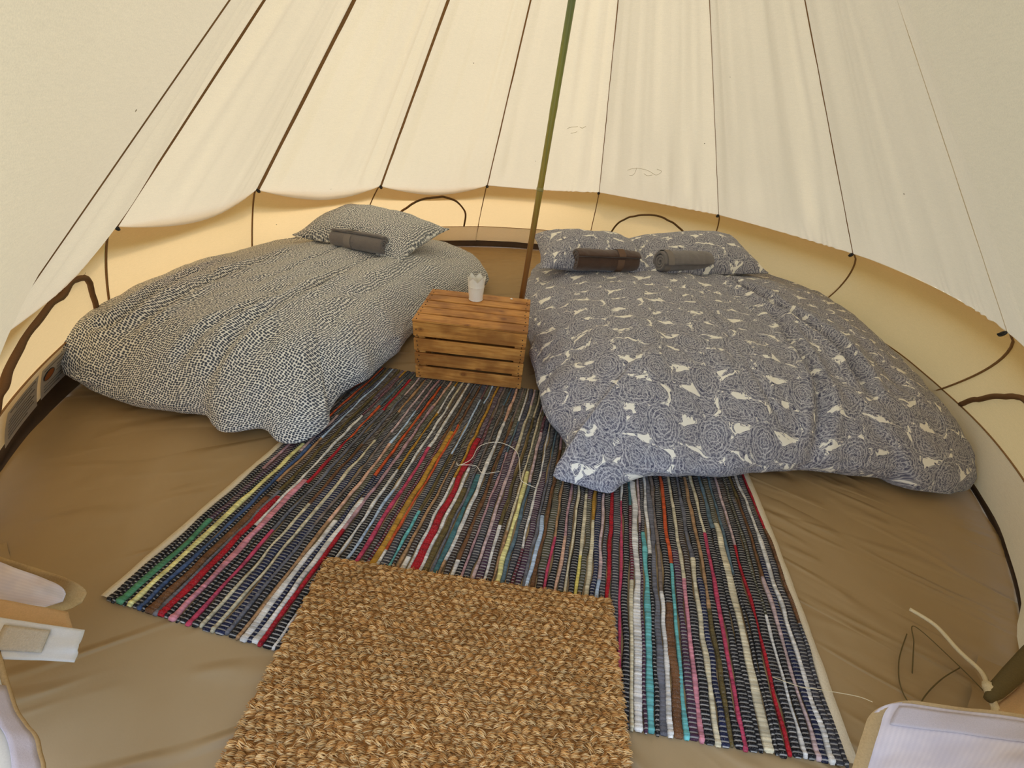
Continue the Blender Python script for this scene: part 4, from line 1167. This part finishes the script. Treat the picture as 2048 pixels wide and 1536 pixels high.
# brown edge of the door opening at the right with its cotton tie
V, Fc = tube([(1.083, 0.360, 0.132), (1.110, 0.375, 0.137), (1.175, 0.408, 0.142), (1.268, 0.456, 0.148), (1.42, 0.53, 0.16)], [0.007, 0.013, 0.016, 0.018, 0.018], 10)
obj('rolled_edge', mesh('rolled_edge', V, Fc), M['webbing'], door_r)
V, Fc = tube(spline([(1.132, 0.579, 0.070), (1.152, 0.534, 0.085), (1.146, 0.471, 0.098), (1.140, 0.424, 0.115), (1.116, 0.392, 0.128)], 40), 0.0050, 7)
obj('tie_cord', mesh('tie_cord', V, Fc), M['cord'], door_r)
V, Fc = tube(spline([(1.116, 0.394, 0.128), (1.106, 0.381, 0.134), (1.097, 0.370, 0.134), (1.092, 0.360, 0.130)], 16), [0.006, 0.007, 0.009, 0.011, 0.011, 0.012, 0.012, 0.011, 0.010, 0.010, 0.009, 0.009, 0.008, 0.008, 0.007, 0.006], 8)
obj('tie_knot', mesh('tie_knot', V, Fc), M['cord'], door_r)
V, Fc = tube(spline([(1.094, 0.362, 0.130), (1.092, 0.345, 0.124), (1.072, 0.328, 0.122), (1.045, 0.325, 0.122), (1.02, 0.322, 0.12)], 30), 0.0075, 7)
obj('tie_loop', mesh('tie_loop', V, Fc), M['cord'], door_r)
P2, uv2 = patch((1.078, 0.312, 0.140), (1.20, 0.330, 0.150), (1.285, 0.440, 0.138), (1.094, 0.351, 0.128), 16, 10, 0.004, 21)
sheet('canvas_fold', P2, uv2, M['wall'], door_r)
# thin dark cords lying on the groundsheet by the tie
for pts in ([(1.080, 0.450, .004), (1.135, 0.520, .012), (1.165, 0.560, .02), (1.215, 0.475, .012), (1.235, 0.410, .01)],
            [(1.035, 0.330, .004), (1.020, 0.400, .004), (1.060, 0.470, .006), (1.140, 0.545, .006)],
            [(1.000, 0.345, .004), (1.060, 0.395, .006), (1.140, 0.440, .008), (1.215, 0.472, .01)]):
    V, Fc = tube(spline(pts, 40), 0.0013, 5)
    obj('thin_cord', mesh('thin_cord', V, Fc), M['webbing'], door_r)
# left: net fold, canvas fold, white strap with velcro, zipped white flap
P, uv = patch((-1.10, 0.33, 0.13), (-0.895, 0.345, 0.10), (-0.845, 0.385, 0.14), (-1.10, 0.42, 0.17), 36, 16, 0.010, 7, 0.3)
sheet('net_fold', P, uv, M['border'], door_l)
P, uv = patch((-1.10, 0.322, 0.155), (-0.915, 0.335, 0.135), (-0.872, 0.372, 0.155), (-1.10, 0.408, 0.185), 36, 14, 0.008, 9, 0.25)
sheet('net_panel', P, uv, M['netting'], door_l)
P, uv = patch((-1.05, 0.255, 0.20), (-0.775, 0.285, 0.185), (-0.835, 0.325, 0.175), (-1.05, 0.33, 0.20), 24, 8, 0.004, 11)
sheet('canvas_fold', P, uv, M['wall'], door_l)
P, uv = patch((-1.00, 0.225, 0.20), (-0.722, 0.238, 0.20), (-0.752, 0.288, 0.20), (-1.00, 0.285, 0.235), 24, 12, 0.004, 13)
sheet('door_strap', P, uv, M['flap'], door_l)
P2, uv = patch(P[11, 2], P[18, 2], P[18, 9], P[11, 9], 8, 8, 0.0, 13); P2[..., 2] += 0.004
sheet('velcro_patch', P2, uv, M['velcro'], door_l)
def flap_grid():
    edge = spline([(-0.86, 0.240, 0.20), (-0.779, 0.189, 0.20), (-0.733, 0.162, 0.20), (-0.695, 0.143, 0.20), (-0.662, 0.125, 0.20), (-0.636, 0.105, 0.20), (-0.600, 0.070, 0.20)], 30)
    back = spline([(-0.95, 0.235, 0.24), (-0.861, 0.173, 0.24), (-0.825, 0.146, 0.24), (-0.797, 0.125, 0.24), (-0.771, 0.105, 0.24), (-0.747, 0.086, 0.24), (-0.718, 0.065, 0.24)], 30)
    rows = []
    for k in np.linspace(0, 1, 16):
        q = edge * (1 - k) + back * k
        q = q + np.array([0.1, 0.1, 0.6]) * (0.012 * math.sin(pi * k))
        q = q + 0.002 * vnoise(np.arange(30) * 0.25, np.full(30, k * 3), 33)[:, None]
        rows.append(q)
    return np.stack(rows, 1)
G = flap_grid()
uvg = np.stack(np.meshgrid(np.linspace(0, .3, 30), np.linspace(0, .15, 16), indexing='ij'), -1).reshape(-1, 2)
sheet('zipped_flap', G, uvg, M['flap'], door_l)
inner = G[:, :5] + np.array([0.002, 0.0, 0.005]); sheet('lilac_lining', inner[4:], uvg[:26 * 5], M['lilac'], door_l)
V, Fc = tube(G[:, 0] + np.array([0.002, 0, 0.002]), 0.0042, 7); obj('zip', mesh('zip', V, Fc), M['border'], door_l)
P, uv = patch((-0.72, 0.060, 0.004), (-0.45, 0.055, 0.004), (-0.52, 0.118, 0.012), (-0.66, 0.135, 0.012), 24, 10, 0.004, 17)
P[..., 2] = np.maximum(P[..., 2], 0.004)
sheet('door_sill', P, uv, M['wall'], door_l)
# tie ribbon by the left wall
V, Fc = tube(spline([(-1.62, 0.60, 0.10), (-1.50, 0.58, 0.085), (-1.42, 0.565, 0.06), (-1.37, 0.545, 0.04)], 24), 0.010, 6)
obj('tie_ribbon', mesh('tie_ribbon', V, Fc), M['cord'], door_l)
V, Fc = tube(spline([(-1.60, 0.66, 0.10), (-1.50, 0.64, 0.05), (-1.44, 0.60, 0.02), (-1.40, 0.56, 0.008)], 24), 0.004, 6)
obj('thin_cord', mesh('thin_cord', V, Fc), M['webbing'], door_l)
